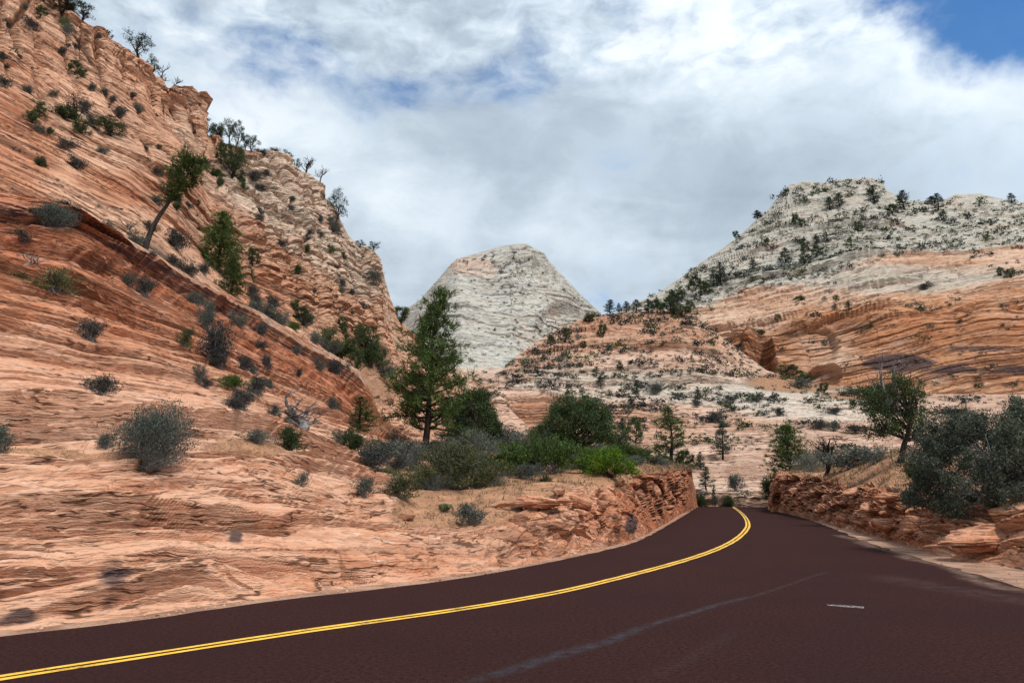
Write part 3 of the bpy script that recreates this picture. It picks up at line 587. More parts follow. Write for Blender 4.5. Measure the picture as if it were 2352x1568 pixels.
dsp += rk*np.clip(V*3.5, 0, 1)*(blk*0.75*(1-smooth)+smooth*(ledge(Fp.P, bedF+0.1*fbm(x, y, z, 2, 3), 0.55, 0.55, 511, 0.2, 0.9, -0.2)+ledge(Fp.P, bedF, 0.17, 0.13, 512, 0.5, 1.1, -0.1)-0.1*e2))
dsp += 0.02*fbm(x*3, y*3, z*3, 3, 5)+soilF*0.25*fbm(x*.4, y*.4, 0*z, 3, 7)
dsp *= np.clip(V*5, 0, 1)
Fp.Q = Fp.P+Fp.N*dsp[..., None].astype(np.float32)
bedF = bedF+0.9*dsp*Fp.N[..., 2]
redF = np.clip(0.60-0.25*smooth, 0, 1)
o = Fp.build('rock_bank', M_near, dict(bed=bedF, white=0.12*smooth, red=redF, soil=soilF, varnish=0.25*e2*(1-smooth)*rk))
o['kind'] = 'structure'; o['label'] = 'blocky red road-cut bank along the right side of the road'

# ---------------------------------------------------------------- ground and road
def ground():
    r = np.concatenate([np.linspace(0, 60, 40), np.geomspace(62, 9000, 90)]); th = np.radians(np.arange(0, 361, 3))
    R, T = np.meshgrid(r, th, indexing='ij')
    X, Y = R*np.sin(T), R*np.cos(T)
    beyond = sstep(Y, 82, 130)
    Z = -0.02*(R > -1)-7.0*beyond-3*sstep(R, 150, 900)
    n = fbm(X*0.01, Y*0.01, 0*X, 4, 900)
    Z = Z+n*6*sstep(R, 200, 900)-0.25*sstep(np.abs(X), 30, 60)
    i = np.arange(R.size).reshape(R.shape)
    F = np.stack([i[:-1, :-1], i[:-1, 1:], i[1:, 1:], i[1:, :-1]], -1).reshape(-1, 4)
    m, g = newmat('sandy_gravel')
    pos = g.n('ShaderNodeTexCoord').outputs['Object']
    a = g.noise(pos, 0.9, 5, 0.65); b = g.noise(pos, 22.0, 3, 0.7); c_ = g.noise(pos, 70.0, 2, 0.6)
    c = g.mix(g.ramp(a, 0.4, 0.62), (0.42, 0.25, 0.17), (0.24, 0.13, 0.085))
    c = g.mix(g.m('MULTIPLY', g.ramp(b, 0.5, 0.66), 0.6), c, (0.20, 0.12, 0.085))
    c = g.mix(g.m('MULTIPLY', g.ramp(c_, 0.6, 0.7), 0.6), c, (0.62, 0.52, 0.43))
    principled(g, c, 0.95, g.m('ADD', b, g.m('MULTIPLY', c_, 0.5)), 0.8, 0.03, 0.1)
    o = new_mesh_object('ground', np.stack([X, Y, Z], -1).reshape(-1, 3), F, m)
    o['kind'] = 'structure'
ground()
def resample(pts, n=160):
    p = np.array(pts, float); k = np.arange(len(p)); t = np.linspace(0, len(p)-1, n)
    # centripetal-like smoothing: cubic through points by arc length
    s = np.concatenate([[0], np.cumsum(np.linalg.norm(np.diff(p, axis=0), axis=1))])
    q = pchip(s, p, np.linspace(0, s[-1], n)); 
    return q
eL = [(-900, 1580), (-400, 1512), (0, 1462), (313, 1424), (625, 1380), (919, 1346), (1071, 1325), (1200, 1303), (1321, 1278), (1438, 1251), (1490, 1230), (1536, 1204), (1575, 1181), (1595, 1169), (1602, 1162)]
eR = [(1772, 1164), (1800, 1176), (1863, 1194), (1941, 1224), (2019, 1254), (2117, 1283), (2215, 1310), (2352, 1350), (2600, 1440), (3000, 1560)]
WL = resample([gp(*p) for p in eL], 700); WR = resample([gp(*p) for p in eR], 500)
for W_, am in ((WL, 0.05), (WR, 0.12)):
    k = np.arange(len(W_)); t_ = np.gradient(W_, axis=0); t_ /= np.linalg.norm(t_, axis=1, keepdims=True)
    j_ = am*(fbm(W_[:, 0]*1.2, W_[:, 1]*1.2, 0*k, 4, 21))*np.clip((len(W_)-k if W_ is WL else k)/12, 0, 1)
    W_[:, 0] += -t_[:, 1]*j_; W_[:, 1] += t_[:, 0]*j_
def asphalt():
    m, g = newmat('maroon_asphalt')
    pos = g.n('ShaderNodeTexCoord').outputs['Object']
    fine = g.noise(pos, 70.0, 3, 0.8); f2 = g.noise(pos, 34.0, 3, 0.7); mac = g.noise(pos, 0.35, 4, 0.6); mid = g.noise(pos, 2.3, 4, 0.6)
    f3 = g.noise(pos, 16.0, 3, 0.7)
    c = g.mix(g.ramp(g.m('ADD', g.m('MULTIPLY', fine, 0.6), g.m('MULTIPLY', f3, 0.4)), 0.40, 0.60), (0.012, 0.0045, 0.0042), (0.060, 0.026, 0.023))
    c = g.mix(g.m('MULTIPLY', g.ramp(f2, 0.42, 0.65), 0.35), c, (0.041, 0.0175, 0.0155))
    c = g.mix(g.m('MULTIPLY', g.ramp(mac, 0.38, 0.66), 0.55), c, (0.030, 0.0135, 0.014))
    def streak(p0, p1, w, nsc, strength, col, c):
        a = gp(*p0); b = gp(*p1); a = Vector(a); b = Vector(b); d = b-a; L = d.length; d.normalize()
        rel = g.vm('SUBTRACT', pos, tuple(a)); t = g.vm('DOT_PRODUCT', rel, tuple(d)); nn = Vector((-d.y, d.x, 0))
        q = g.m('ABSOLUTE', g.m('ADD', g.vm('DOT_PRODUCT', rel, tuple(nn)), g.m('MULTIPLY', g.m('SUBTRACT', g.noise(pos, 0.25, 2, 0.5), 0.5), w*3)))
        k = g.m('MULTIPLY', g.ramp(q, w, 0.0), g.m('MULTIPLY', g.ramp(t, -0.5, 0.6), g.ramp(t, L+0.5, L-0.6)))
        k = g.m('MULTIPLY', k, g.ramp(g.m('ADD', g.m('MULTIPLY', g.noise(pos, nsc, 4, 0.7), 0.7), g.m('MULTIPLY', fine, 0.3)), 0.36, 0.66))
        return g.mix(g.m('MULTIPLY', k, strength), c, col)
    c = streak((1100, 1560), (1480, 1440), 0.22, 6.0, 0.95, (0.050, 0.052, 0.062), c)
    c = streak((1480, 1440), (1715, 1370), 0.15, 6.0, 0.9, (0.058, 0.058, 0.068), c)
    c = streak((1720, 1372), (1900, 1312), 0.10, 5.0, 0.5, (0.075, 0.060, 0.064), c)
    c = streak((1500, 1560), (1700, 1450), 0.22, 7.0, 0.12, (0.10, 0.085, 0.085), c)
    c = streak((2050, 1322), (2352, 1392), 0.9, 3.0, 0.25, (0.14, 0.10, 0.095), c)
    c = streak((1930, 1228), (2352, 1360), 0.5, 3.0, 0.65, (0.30, 0.20, 0.15), c)
    principled(g, c, 0.95, g.m('ADD', fine, g.m('MULTIPLY', f2, 0.6)), 0.9, 0.012, 0.03)
    return m
def road():
    m = asphalt()
    pts = [tuple(p) for p in WL]+[tuple(p) for p in WR]
    pts += [(40, -4, 0), (40, -30, 0), (-60, -30, 0), (-60, float(WL[0][1])-20, 0)]
    V = np.array(pts, float); V[:, 2] = 0.0
    from mathutils.geometry import tessellate_polygon
    tris = tessellate_polygon([[Vector(p) for p in V]])
    n = len(V); iL, iR = len(WL)-1, len(WL)
    # over the crest the road falls away
    a, b = V[iL].copy(), V[iR].copy(); h = Vector((0.24, 0.97, 0)).normalized(); ext = []
    for k in range(1, 12):
        t = k*4.0; zz = -0.012*t*t/1.0*0.35
        ext.append((a[0]+h.x*t, a[1]+h.y*t, zz)); ext.append((b[0]+h.x*t, b[1]+h.y*t, zz))
    V2 = np.vstack([V, np.array(ext)])
    F = [tuple(t) for t in tris]; l, r = iL, iR
    for k in range(11):
        nl, nr = n+2*k, n+2*k+1; F.append((l, r, nr, nl)); l, r = nl, nr
    o = new_mesh_object('road', V2, F, m)
    nz = [p.normal.z for p in o.data.polygons]
    if sum(1 for q in nz if q < 0) > 0:
        for p in o.data.polygons:
            if p.normal.z < 0: p.flip()
    o['kind'] = 'structure'
road()
cl = [(-900, 1710), (-400, 1620), (0, 1557), (391, 1497), (735, 1444), (919, 1419), (1126, 1388), (1300, 1356), (1433, 1324), (1550, 1293), (1620, 1271), (1668, 1251), (1697, 1233), (1712, 1218), (1718, 1206), (1713, 1190), (1702, 1177), (1690, 1168), (1684, 1164)]
def lines():
    C0 = resample([gp(*p) for p in cl], 420)
    C0 = C0.copy(); 
    for _ in range(12): C0[1:-1] = (C0[:-2]+2*C0[1:-1]+C0[2:])/4
    T = np.gradient(C0, axis=0); T /= np.linalg.norm(T, axis=1, keepdims=True); Nn = np.stack([-T[:, 1], T[:, 0], 0*T[:, 0]], -1)
    m, g = newmat('worn_yellow_paint')
    pos = g.n('ShaderNodeTexCoord').outputs['Object']
    n = g.noise(pos, 30, 4, 0.75); n2 = g.noise(pos, 1.3, 3, 0.6)
    c = g.mix(g.ramp(g.noise(pos, 4, 3, 0.6), 0.35, 0.7), (0.80, 0.42, 0.03), (0.86, 0.52, 0.07))
    c = g.mix(g.m('MULTIPLY', g.ramp(g.m('ADD', g.m('MULTIPLY', n, 0.6), g.m('MULTIPLY', n2, 0.5)), 0.56, 0.70), 0.85), c, (0.10, 0.06, 0.045))
    principled(g, c, 0.6, n, 0.3, 0.004, 0.3)
    def strip(off, w, z, mat, name, lab, i0=0, i1=None, jag=0.0, seed=1):
        Cc, Nc = C0[i0:i1], Nn[i0:i1]; k = np.arange(len(Cc))
        j1 = jag*vnoise(k*0.31, k*0, k*0, seed); j2 = jag*vnoise(k*0.37, k*0+5, k*0, seed)
        a = Cc+Nc*(off-w/2+j1)[:, None]; b = Cc+Nc*(off+w/2+j2)[:, None]
        V = np.empty((2*len(Cc), 3)); V[0::2] = a; V[1::2] = b; V[:, 2] = z
        i = np.arange(len(Cc)-1)
        F = np.stack([2*i, 2*i+1, 2*i+3, 2*i+2], -1)
        o = new_mesh_object(name, V, F, mat)
        for p in o.data.polygons:
            if p.normal.z < 0: p.flip()
        o['kind'] = 'structure'; o['label'] = lab
    strip(0.095+0*0, 0.115, 0.008, m, 'road_marking', 'far-side stripe of the double yellow centre line', jag=0.012, seed=4)
    strip(-0.095, 0.115, 0.008, m, 'road_marking', 'near-side stripe of the double yellow centre line', jag=0.012, seed=9)
    mt, g = newmat('tar_sealant')
    principled(g, (0.035, 0.045, 0.06), 0.45, g.noise(g.n('ShaderNodeTexCoord').outputs['Object'], 20, 2, 0.5), 0.3, 0.01, 0.4)
    for i0, i1, off, w, s in ((205, 248, 0.0, 0.10, 3), (262, 300, -0.16, 0.09, 5), (320, 372, 0.02, 0.13, 6)):
        strip(off, w, 0.012, mt, 'tar_seal', 'dark tar crack seal beside the yellow centre line', i0, i1, 0.05, s)
    mw, g = newmat('worn_white_paint')
    pos = g.n('ShaderNodeTexCoord').outputs['Object']
    principled(g, g.mix(g.ramp(g.noise(pos, 18, 4, 0.7), 0.38, 0.56), (0.36, 0.31, 0.30), (0.055, 0.03, 0.03)), 0.7)
    q = [gp(*p, z=0.006) for p in ((1899, 1387), (1935, 1388.5), (1985, 1392), (1984, 1396), (1940, 1393), (1902, 1390))]
    o = new_mesh_object('road_marking', np.array(q), [tuple(range(6))], mw); o['kind'] = 'structure'; o['label'] = 'short scuffed white dash on the right lane'
    for p in o.data.polygons:
        if p.normal.z < 0: p.flip()
lines()

# ---------------------------------------------------------------- plant materials
def leaf_mat(name, a, b, c, trans=0.15):
    m, g = newmat(name)
    pos = g.n('ShaderNodeTexCoord').outputs['Object']
    rnd = g.n('ShaderNodeObjectInfo').outputs['Random']
    geo = g.n('ShaderNodeNewGeometry').outputs['Random Per Island']
    n = g.noise(pos, 5.0, 2, 0.6)
    k = g.m('ADD', g.m('MULTIPLY', geo, 0.55), g.m('MULTIPLY', n, 0.5))
    col = g.mix(g.ramp(k, 0.25, 0.62), a, b)
    col = g.mix(g.ramp(k, 0.68, 0.95), col, c)
    v = g.m('ADD', 0.75, g.m('MULTIPLY', rnd, 0.5))
    col = g.mix(1.0, col, g.xyz(v, v, v), 'MULTIPLY')
    p = g.n('ShaderNodeBsdfPrincipled', {'Base Color': col, 'Roughness': 0.75, 'Specular IOR Level': 0.15})
    t = g.n('ShaderNodeBsdfTranslucent', {0: col})
    mx = g.n('ShaderNodeMixShader', {0: trans, 1: p.outputs[0], 2: t.outputs[0]})
    g.n('ShaderNodeOutputMaterial', {0: mx.outputs[0]})
    return m
def bark_mat(name, a, b):
    m, g = newmat(name)
    pos = g.n('ShaderNodeTexCoord').outputs['Object']
    x, y, z = g.sep(pos)
    n = g.noise(g.xyz(g.m('MULTIPLY', x, 30.0), g.m('MULTIPLY', y, 30.0), g.m('MULTIPLY', z, 5.0)), 1.0, 3, 0.6)
    principled(g, g.mix(g.ramp(n, 0.35, 0.65), a, b), 0.9, n, 0.6, 0.02, 0.1)
    return m
L_grey = leaf_mat('grey_green_leaves', (0.048, 0.060, 0.048), (0.098, 0.110, 0.086), (0.17, 0.175, 0.14))
L_dark = leaf_mat('dusky_leaves', (0.026, 0.030, 0.028), (0.052, 0.055, 0.050), (0.10, 0.095, 0.088))
L_sage = leaf_mat('dark_sage_leaves', (0.048, 0.060, 0.042), (0.105, 0.118, 0.082), (0.18, 0.19, 0.135))
L_olive = leaf_mat('olive_leaves', (0.050, 0.062, 0.028), (0.105, 0.112, 0.045), (0.26, 0.22, 0.06))
L_green = leaf_mat('bright_green_leaves', (0.030, 0.055, 0.012), (0.070, 0.115, 0.020), (0.13, 0.18, 0.045), 0.2)
L_bright = leaf_mat('vivid_green_leaves', (0.045, 0.085, 0.008), (0.11, 0.20, 0.014), (0.22, 0.30, 0.03), 0.25)
L_mid = leaf_mat('mid_green_leaves', (0.024, 0.042, 0.016), (0.056, 0.082, 0.028), (0.11, 0.13, 0.055))
L_jun = leaf_mat('juniper_leaves', (0.020, 0.036, 0.014), (0.050, 0.076, 0.026), (0.095, 0.118, 0.045), 0.1)
L_pine = leaf_mat('pine_needles', (0.028, 0.052, 0.015), (0.072, 0.112, 0.028), (0.14, 0.175, 0.045))
L_blue = leaf_mat('blue_green_needles', (0.024, 0.042, 0.032), (0.055, 0.080, 0.058), (0.10, 0.125, 0.09))
L_straw = leaf_mat('dry_grass', (0.15, 0.10, 0.055), (0.25, 0.18, 0.10), (0.13, 0.13, 0.075))
L_cact = leaf_mat('cactus_pads', (0.07, 0.09, 0.04), (0.13, 0.15, 0.075), (0.24, 0.23, 0.13), 0.0)
B_dark = bark_mat('dark_bark', (0.020, 0.015, 0.013), (0.065, 0.048, 0.042))
B_grey = bark_mat('grey_twigs', (0.11, 0.105, 0.108), (0.27, 0.26, 0.26))
B_dead = bark_mat('silver_deadwood', (0.10, 0.085, 0.080), (0.27, 0.24, 0.23))

# ---------------------------------------------------------------- plant builders (unit height)
class MB:
    def __init__(s): s.v = []; s.f = []; s.n = 0
    def add(s, V, F):
        V = np.asarray(V, np.float32); s.v.append(V); s.f += [tuple(int(i)+s.n for i in f) for f in F] if not isinstance(F, np.ndarray) else [tuple(r) for r in (F+s.n).tolist()]
        s.n += len(V)
    def tube(s, pts, rad, n=5):
        pts = np.asarray(pts, float); K = len(pts)
        T = np.gradient(pts, axis=0); T /= np.maximum(np.linalg.norm(T, axis=1, keepdims=True), 1e-9)
        up = np.array([0.3, 0.9, 0.1]); A_ = np.cross(T, up); A_ /= np.maximum(np.linalg.norm(A_, axis=1, keepdims=True), 1e-9); B_ = np.cross(T, A_)
        an = np.arange(n)*2*math.pi/n
        V = pts[:, None]+np.asarray(rad)[:, None, None]*(np.cos(an)[None, :, None]*A_[:, None]+np.sin(an)[None, :, None]*B_[:, None])
        i = np.arange(K*n).reshape(K, n); j = np.roll(i, -1, axis=1)
        F = np.stack([i[:-1], j[:-1], j[1:], i[1:]], -1).reshape(-1, 4)
        s.add(V.reshape(-1, 3), F)
    def leaves(s, C_, size, rng, el=1.0, up=0.0, dirs=None, wid=0.45):
        """one small leaf triangle per centre"""
        N = len(C_)
        d = rng.normal(size=(N, 3)) if dirs is None else dirs+rng.normal(size=(N, 3))*0.5
        d[:, 2] += up; d /= np.linalg.norm(d, axis=1, keepdims=True)
        q = np.cross(d, rng.normal(size=(N, 3))); q /= np.linalg.norm(q, axis=1, keepdims=True)
        L = (size*(0.6+0.8*rng.random(N)))[:, None]
        V = np.stack([C_-q*L*wid*0.5, C_+q*L*wid*0.5, C_+d*L*el], 1).reshape(-1, 3)
        s.add(V, np.arange(3*N).reshape(N, 3))
    def mesh(s, name, mat, smooth=False):
        me = bpy.data.meshes.new(name)
        V = np.concatenate(s.v); me.vertices.add(len(V)); me.vertices.foreach_set('co', V.astype(np.float32).ravel())
        cnt = np.array([len(f) for f in s.f], np.int32); flat = np.array([i for f in s.f for i in f], np.int32)
        me.loops.add(len(flat)); me.loops.foreach_set('vertex_index', flat)
        st = np.zeros(len(cnt), np.int32); st[1:] = np.cumsum(cnt)[:-1]
        me.polygons.add(len(cnt)); me.polygons.foreach_set('loop_start', st)
        me.polygons.foreach_set('use_smooth', np.full(len(cnt), smooth)); me.update(calc_edges=True)
        me.materials.append(mat); return me
def unit(v): v = np.asarray(v, float); return v/max(np.linalg.norm(v), 1e-9)
def limb(p0, d0, L, rng, n=6, bend=0.25, up=0.0):
    pts = [np.array(p0, float)]; d = unit(d0)
    for k in range(n):
        d = unit(d+rng.normal(size=3)*bend+np.array([0, 0, up])); pts.append(pts[-1]+d*L/n)
    return np.array(pts), d

def shrub(seed, lm, bm, W=1.2, nstem=26, nleaf=2200, leaf=0.05, dense=1.0, skirt=0.0, twig=0.006, up=0.6, lumps=6):
    rng = np.random.default_rng(seed); st, fo = MB(), MB()
    lump = [(unit(rng.normal(size=3)*np.array([1, 1, 0.6])+np.array([0, 0, 0.6])), 0.72+0.36*rng.random()) for _ in range(lumps)]
    tips = []
    for k in range(nstem):
        th = rng.random()*6.283; el = rng.random()**0.8
        d = np.array([math.cos(th)*math.cos(el*1.45), math.sin(th)*math.cos(el*1.45), math.sin(el*1.45)+0.1])
        r = 0.66+0.14*rng.random()
        for (ld, lr) in lump:
            if np.dot(unit(d), ld) > 0.84: r = lr*1.05
        tgt = d*np.array([W/2, W/2, 1.0])*r
        b0 = rng.normal(size=3)*np.array([0.05*W, 0.05*W, 0]); mid = tgt*0.5+rng.normal(size=3)*0.06+np.array([0, 0, 0.07-skirt*0.1])
        t = np.linspace(0, 1, 6)[:, None]
        pts = b0*(1-t)**2+2*mid*t*(1-t)+tgt*t*t
        st.tube(pts, twig*np.linspace(1.6, 0.35, 6), 3)
        for q in range(5):
            i = rng.integers(2, 5); e, _ = limb(pts[i], unit(tgt)+rng.normal(size=3)*0.7, 0.22*rng.random()+0.1, rng, 3, 0.3, 0.1)
            st.tube(e, twig*0.5*np.linspace(1, 0.3, 4), 3); tips.append(e[1:])
        tips.append(pts[2:])
    T = np.concatenate(tips); idx = rng.integers(0, len(T), int(nleaf*dense))
    Cn = T[idx]+rng.normal(size=(len(idx), 3))*0.050
    if skirt == 0: Cn = Cn[Cn[:, 2] > 0.02+0.1*rng.random(len(Cn))]
    else: Cn = Cn[Cn[:, 2] > skirt*rng.random(len(Cn))]
    fo.leaves(Cn, leaf, rng, up=up, dirs=Cn*0.6)
    return [('stems', st.mesh('shrub_stems', bm)), ('foliage', fo.mesh('shrub_foliage', lm))], W

def tiny_shrub_mb(seed, W=1.4, n=150, leaf=0.20):
    rng = np.random.default_rng(seed); fo = MB()
    c = rng.normal(size=(4, 3))*np.array([0.26*W, 0.26*W, 0.13])+np.array([0, 0, 0.42])
    P_ = c[rng.integers(0, 4, n)]+rng.normal(size=(n, 3))*np.array([0.16*W, 0.16*W, 0.20])
    P_ = P_[P_[:, 2] > 0.0]
    fo.leaves(P_, leaf, rng, up=0.3, wid=0.8)
    return fo

def juniper(seed, lm, bm, W=0.95, clumps=20, nleaf=6500, leaf=0.030, trunk=0.05, low=0.12, dead=0, lean=0.0, open_=0.0, cone=0.0):
    rng = np.random.default_rng(seed); tr, fo, dd = MB(), MB(), MB()
    tp, d = limb((0, 0, 0), (lean, 0.1*rng.normal(), 1), 0.55, rng, 5, 0.22, 0.15)
    tr.tube(tp, trunk*np.array([1.35, 1.0, 0.85, 0.72, 0.6, 0.45]), 8)
    cen = []
    for k in range(clumps):
        u = (k+0.5)/clumps; th = k*2.4+rng.random()*0.9; zz = low+0.10+((0.74 if dead else 0.82)-low)*u**0.9
        prof = (math.sin(math.pi*min(1, max(0.0, (zz-low*0.6)/(1.0-low*0.6)))**0.75)**0.6) if cone == 0 else (1-zz)**0.7*1.15+0.1
        r = W/2*prof*(0.45+0.5*rng.random())
        c = np.array([math.cos(th)*r+lean*zz*0.4, math.sin(th)*r, zz-0.06*rng.random()]); 
        cr = (0.10+0.075*rng.random())*(1.0 if cone == 0 else 0.85); cen.append((c, cr))
        i = min(5, int(1+u*4.9)); i = i if not dead else int(3+u*2.9)
        p0 = tp[min(i, 5)]*0.5+tp[max(0, min(i, 5)-1)]*0.5
        t = np.linspace(0, 1, 6)[:, None]; mid = (p0+c)/2+rng.normal(size=3)*0.05+np.array([0, 0, -0.03])
        pts = p0*(1-t)**2+2*mid*t*(1-t)+c*t*t
        tr.tube(pts, trunk*np.linspace(0.45, 0.10, 6), 5)
        for q in range(4):
            e, _ = limb(pts[4], rng.normal(size=3)+np.array([0, 0, .3]), cr*0.9, rng, 3, 0.3)
            tr.tube(e, trunk*0.14*np.linspace(1, 0.3, 4), 3)
    N = nleaf//clumps; Cs = []
    for c, cr in cen:
        sub = rng.normal(size=(7, 3)); sub = sub/np.linalg.norm(sub, axis=1, keepdims=True)*cr*0.75
        pick = sub[rng.integers(0, 7, N)]+rng.normal(size=(N, 3))*cr*0.30
        pick[:, 2] *= 0.8; Cs.append(c+pick)
    Cs = np.concatenate(Cs); Cs = Cs[Cs[:, 2] > low*0.6]
    if open_ > 0:
        k = vnoise(Cs[:, 0]*9, Cs[:, 1]*9, Cs[:, 2]*9, seed); Cs = Cs[k > -0.6+open_]
    fo.leaves(Cs, leaf, rng, up=0.5)
    parts = [('trunk', tr.mesh('trunk', bm)), ('crown', fo.mesh('crown', lm))]
    if dead:
        for k in range(dead):
            b, dv = limb((lean*0.3+0.04*rng.normal(), 0.04*rng.normal(), 0.45+0.15*rng.random()), (0.22*rng.normal(), 0.22*rng.normal(), 1.0), 0.42+0.16*rng.random(), rng, 6, 0.16, 0.05)
            dd.tube(b, np.linspace(0.013, 0.003, 7), 5)
            for q in range(4):
                e, _ = limb(b[rng.integers(2, 6)], dv+rng.normal(size=3)*0.7, 0.10+0.1*rng.random(), rng, 4, 0.35, 0.05); dd.tube(e, np.linspace(0.005, 0.0015, 5), 3)
        parts.append(('dead_limbs', dd.mesh('dead_limbs', B_dead)))
    return parts, W

def pine(seed, lm, bm, W=0.55, low=0.12, tiers=26, per=5, tuft=0.030, needles=13, trunk=0.02, lean=(0, 0), sparse=0.0, flat=0.0, nw=0.11, prof=None):
    rng = np.random.default_rng(seed); tr, fo = MB(), MB()
    t = np.linspace(0, 1, 12); tp = np.stack([lean[0]*t**1.4+0.012*np.sin(t*7+seed), lean[1]*t**1.4+0.012*np.cos(t*5+seed), t*0.99], -1)
    tr.tube(tp, trunk*(1.25-1.12*t), 7)
    C_, D_ = [], []
    for k in range(tiers):
        u = k/(tiers-1); z = low+(0.975-low)*u
        base = np.array([np.interp(z, t, tp[:, 0]), np.interp(z, t, tp[:, 1]), z])
        pw = (np.interp(u, [p[0] for p in prof], [p[1] for p in prof]) if prof else (0.62+0.38*math.sin(min(1, u*2.6)*1.57))*(1-u)**0.72+0.05)
        for j in range(per):
            if rng.random() < sparse: continue
            th = j*6.283/per+k*1.9+rng.random()*0.9; L = W/2*pw*(0.65+0.5*rng.random())
            d = np.array([math.cos(th), math.sin(th), 0.05+0.55*u-flat])
            n = 5; pts, _ = limb(base, d, L, rng, n, 0.13, 0.06+0.05*u)
            tr.tube(pts, trunk*(0.10+0.26*(1-u))*np.linspace(1, 0.3, n+1), 4)
            m = max(2, int(L/(W/2)*11))
            for q in range(m):
                s_ = 0.38+0.62*(q+rng.random())/m; i = s_*n; a = int(min(n-1, i)); p = pts[a]+(pts[a+1]-pts[a])*(i-a)
                off = rng.normal(size=3)*np.array([1, 1, 0.45])*0.022*(0.5+s_)*W/0.55
                C_.append(p+off); D_.append(unit(off*6+unit(d)*0.25+np.array([0, 0, 0.25])))
    C_, D_ = np.array(C_), np.array(D_)
    C_ = np.concatenate([C_, tp[-1]+rng.normal(size=(10, 3))*0.012]); D_ = np.concatenate([D_, np.tile([0, 0, 1.0], (10, 1))])
    Cn = np.repeat(C_, needles, axis=0); Dn = np.repeat(D_, needles, axis=0)
    dd = Dn*0.9+rng.normal(size=Cn.shape)*0.75
    fo.leaves(Cn+rng.normal(size=Cn.shape)*tuft*0.18, tuft, rng, dirs=dd, wid=nw)
    return [('trunk', tr.mesh('trunk', bm)), ('crown', fo.mesh('crown', lm))], W

def snag(seed, bm=None, W=0.8, n=7, up=0.25, bend=0.3, r=0.042, lean=0.0):
    rng = np.random.default_rng(seed); mb = MB(); tw = MB()
    def br(p, d, L, rad, dep):
        pts, dl = limb(p, d, L, rng, 6, bend, up*0.3)
        (mb if dep < 2 else tw).tube(pts, rad*np.linspace(1, 0.45, 7), 6 if dep < 2 else 3)
        if dep < 4:
            for k in range(n if dep == 0 else 3):
                i = rng.integers(2, 7); br(pts[i], unit(dl+rng.normal(size=3)*0.75+np.array([0, 0, up])), L*(0.45+0.2*rng.random()), rad*0.5, dep+1)
    br((0, 0, 0), (lean, 0.1, 1), 0.5, r, 0)
    return [('trunk', mb.mesh('trunk', bm or B_dead)), ('twigs', tw.mesh('twigs', bm or B_dead))], W

def yucca(seed):
    rng = np.random.default_rng(seed); a, b = MB(), MB()
    for mb_, n, lo in ((a, 60, 0.35), (b, 35, -0.05)):
        for k in range(n):
            th = rng.random()*6.283; e = lo+rng.random()*0.9
            d = np.array([math.cos(th)*math.cos(e), math.sin(th)*math.cos(e), math.sin(e)]); q = np.array([-math.sin(th), math.cos(th), 0])*0.028
            p = d*0.55+np.array([0, 0, 0.05]); t = d*(0.9+0.2*rng.random())+np.array([0, 0, -0.06])
            mb_.add([np.zeros(3)-q*0.7, np.zeros(3)+q*0.7, p+q, t, p-q], [(0, 1, 2, 3, 4)])
    return [('leaves', a.mesh('leaves', L_mid)), ('dead_leaves', b.mesh('dead_leaves', L_straw))], 1.5
def cactus(seed):
    rng = np.random.default_rng(seed); parts = []; mb = MB()
    for k in range(34):
        c = np.array([rng.uniform(-1.25, 1.25), rng.normal()*0.22, 0.25+0.3*rng.random()]); th = rng.random()*3.14; tilt = rng.normal()*0.4
        u_ = np.array([math.cos(th), math.sin(th), 0]); v_ = np.array([math.sin(th)*tilt, -math.cos(th)*tilt, 1.0]); w_ = np.cross(u_, v_)
        an = np.arange(9)*6.283/9; r = 0.22+0.06*rng.random()
        ring = c+np.outer(np.cos(an)*r*0.8, u_)+np.outer(np.sin(an)*r, v_)
        V = np.vstack([ring+w_*0.02, ring-w_*0.02, c+w_*0.06, c-w_*0.06])
        F = [(i, (i+1) % 9, 18) for i in range(9)]+[((i+1) % 9+9, i+9, 19) for i in range(9)]+[(i, i+9, (i+1) % 9+9, (i+1) % 9) for i in range(9)]
        mb.add(V, F)
    return [('pads', mb.mesh('pads', L_cact))], 3.2

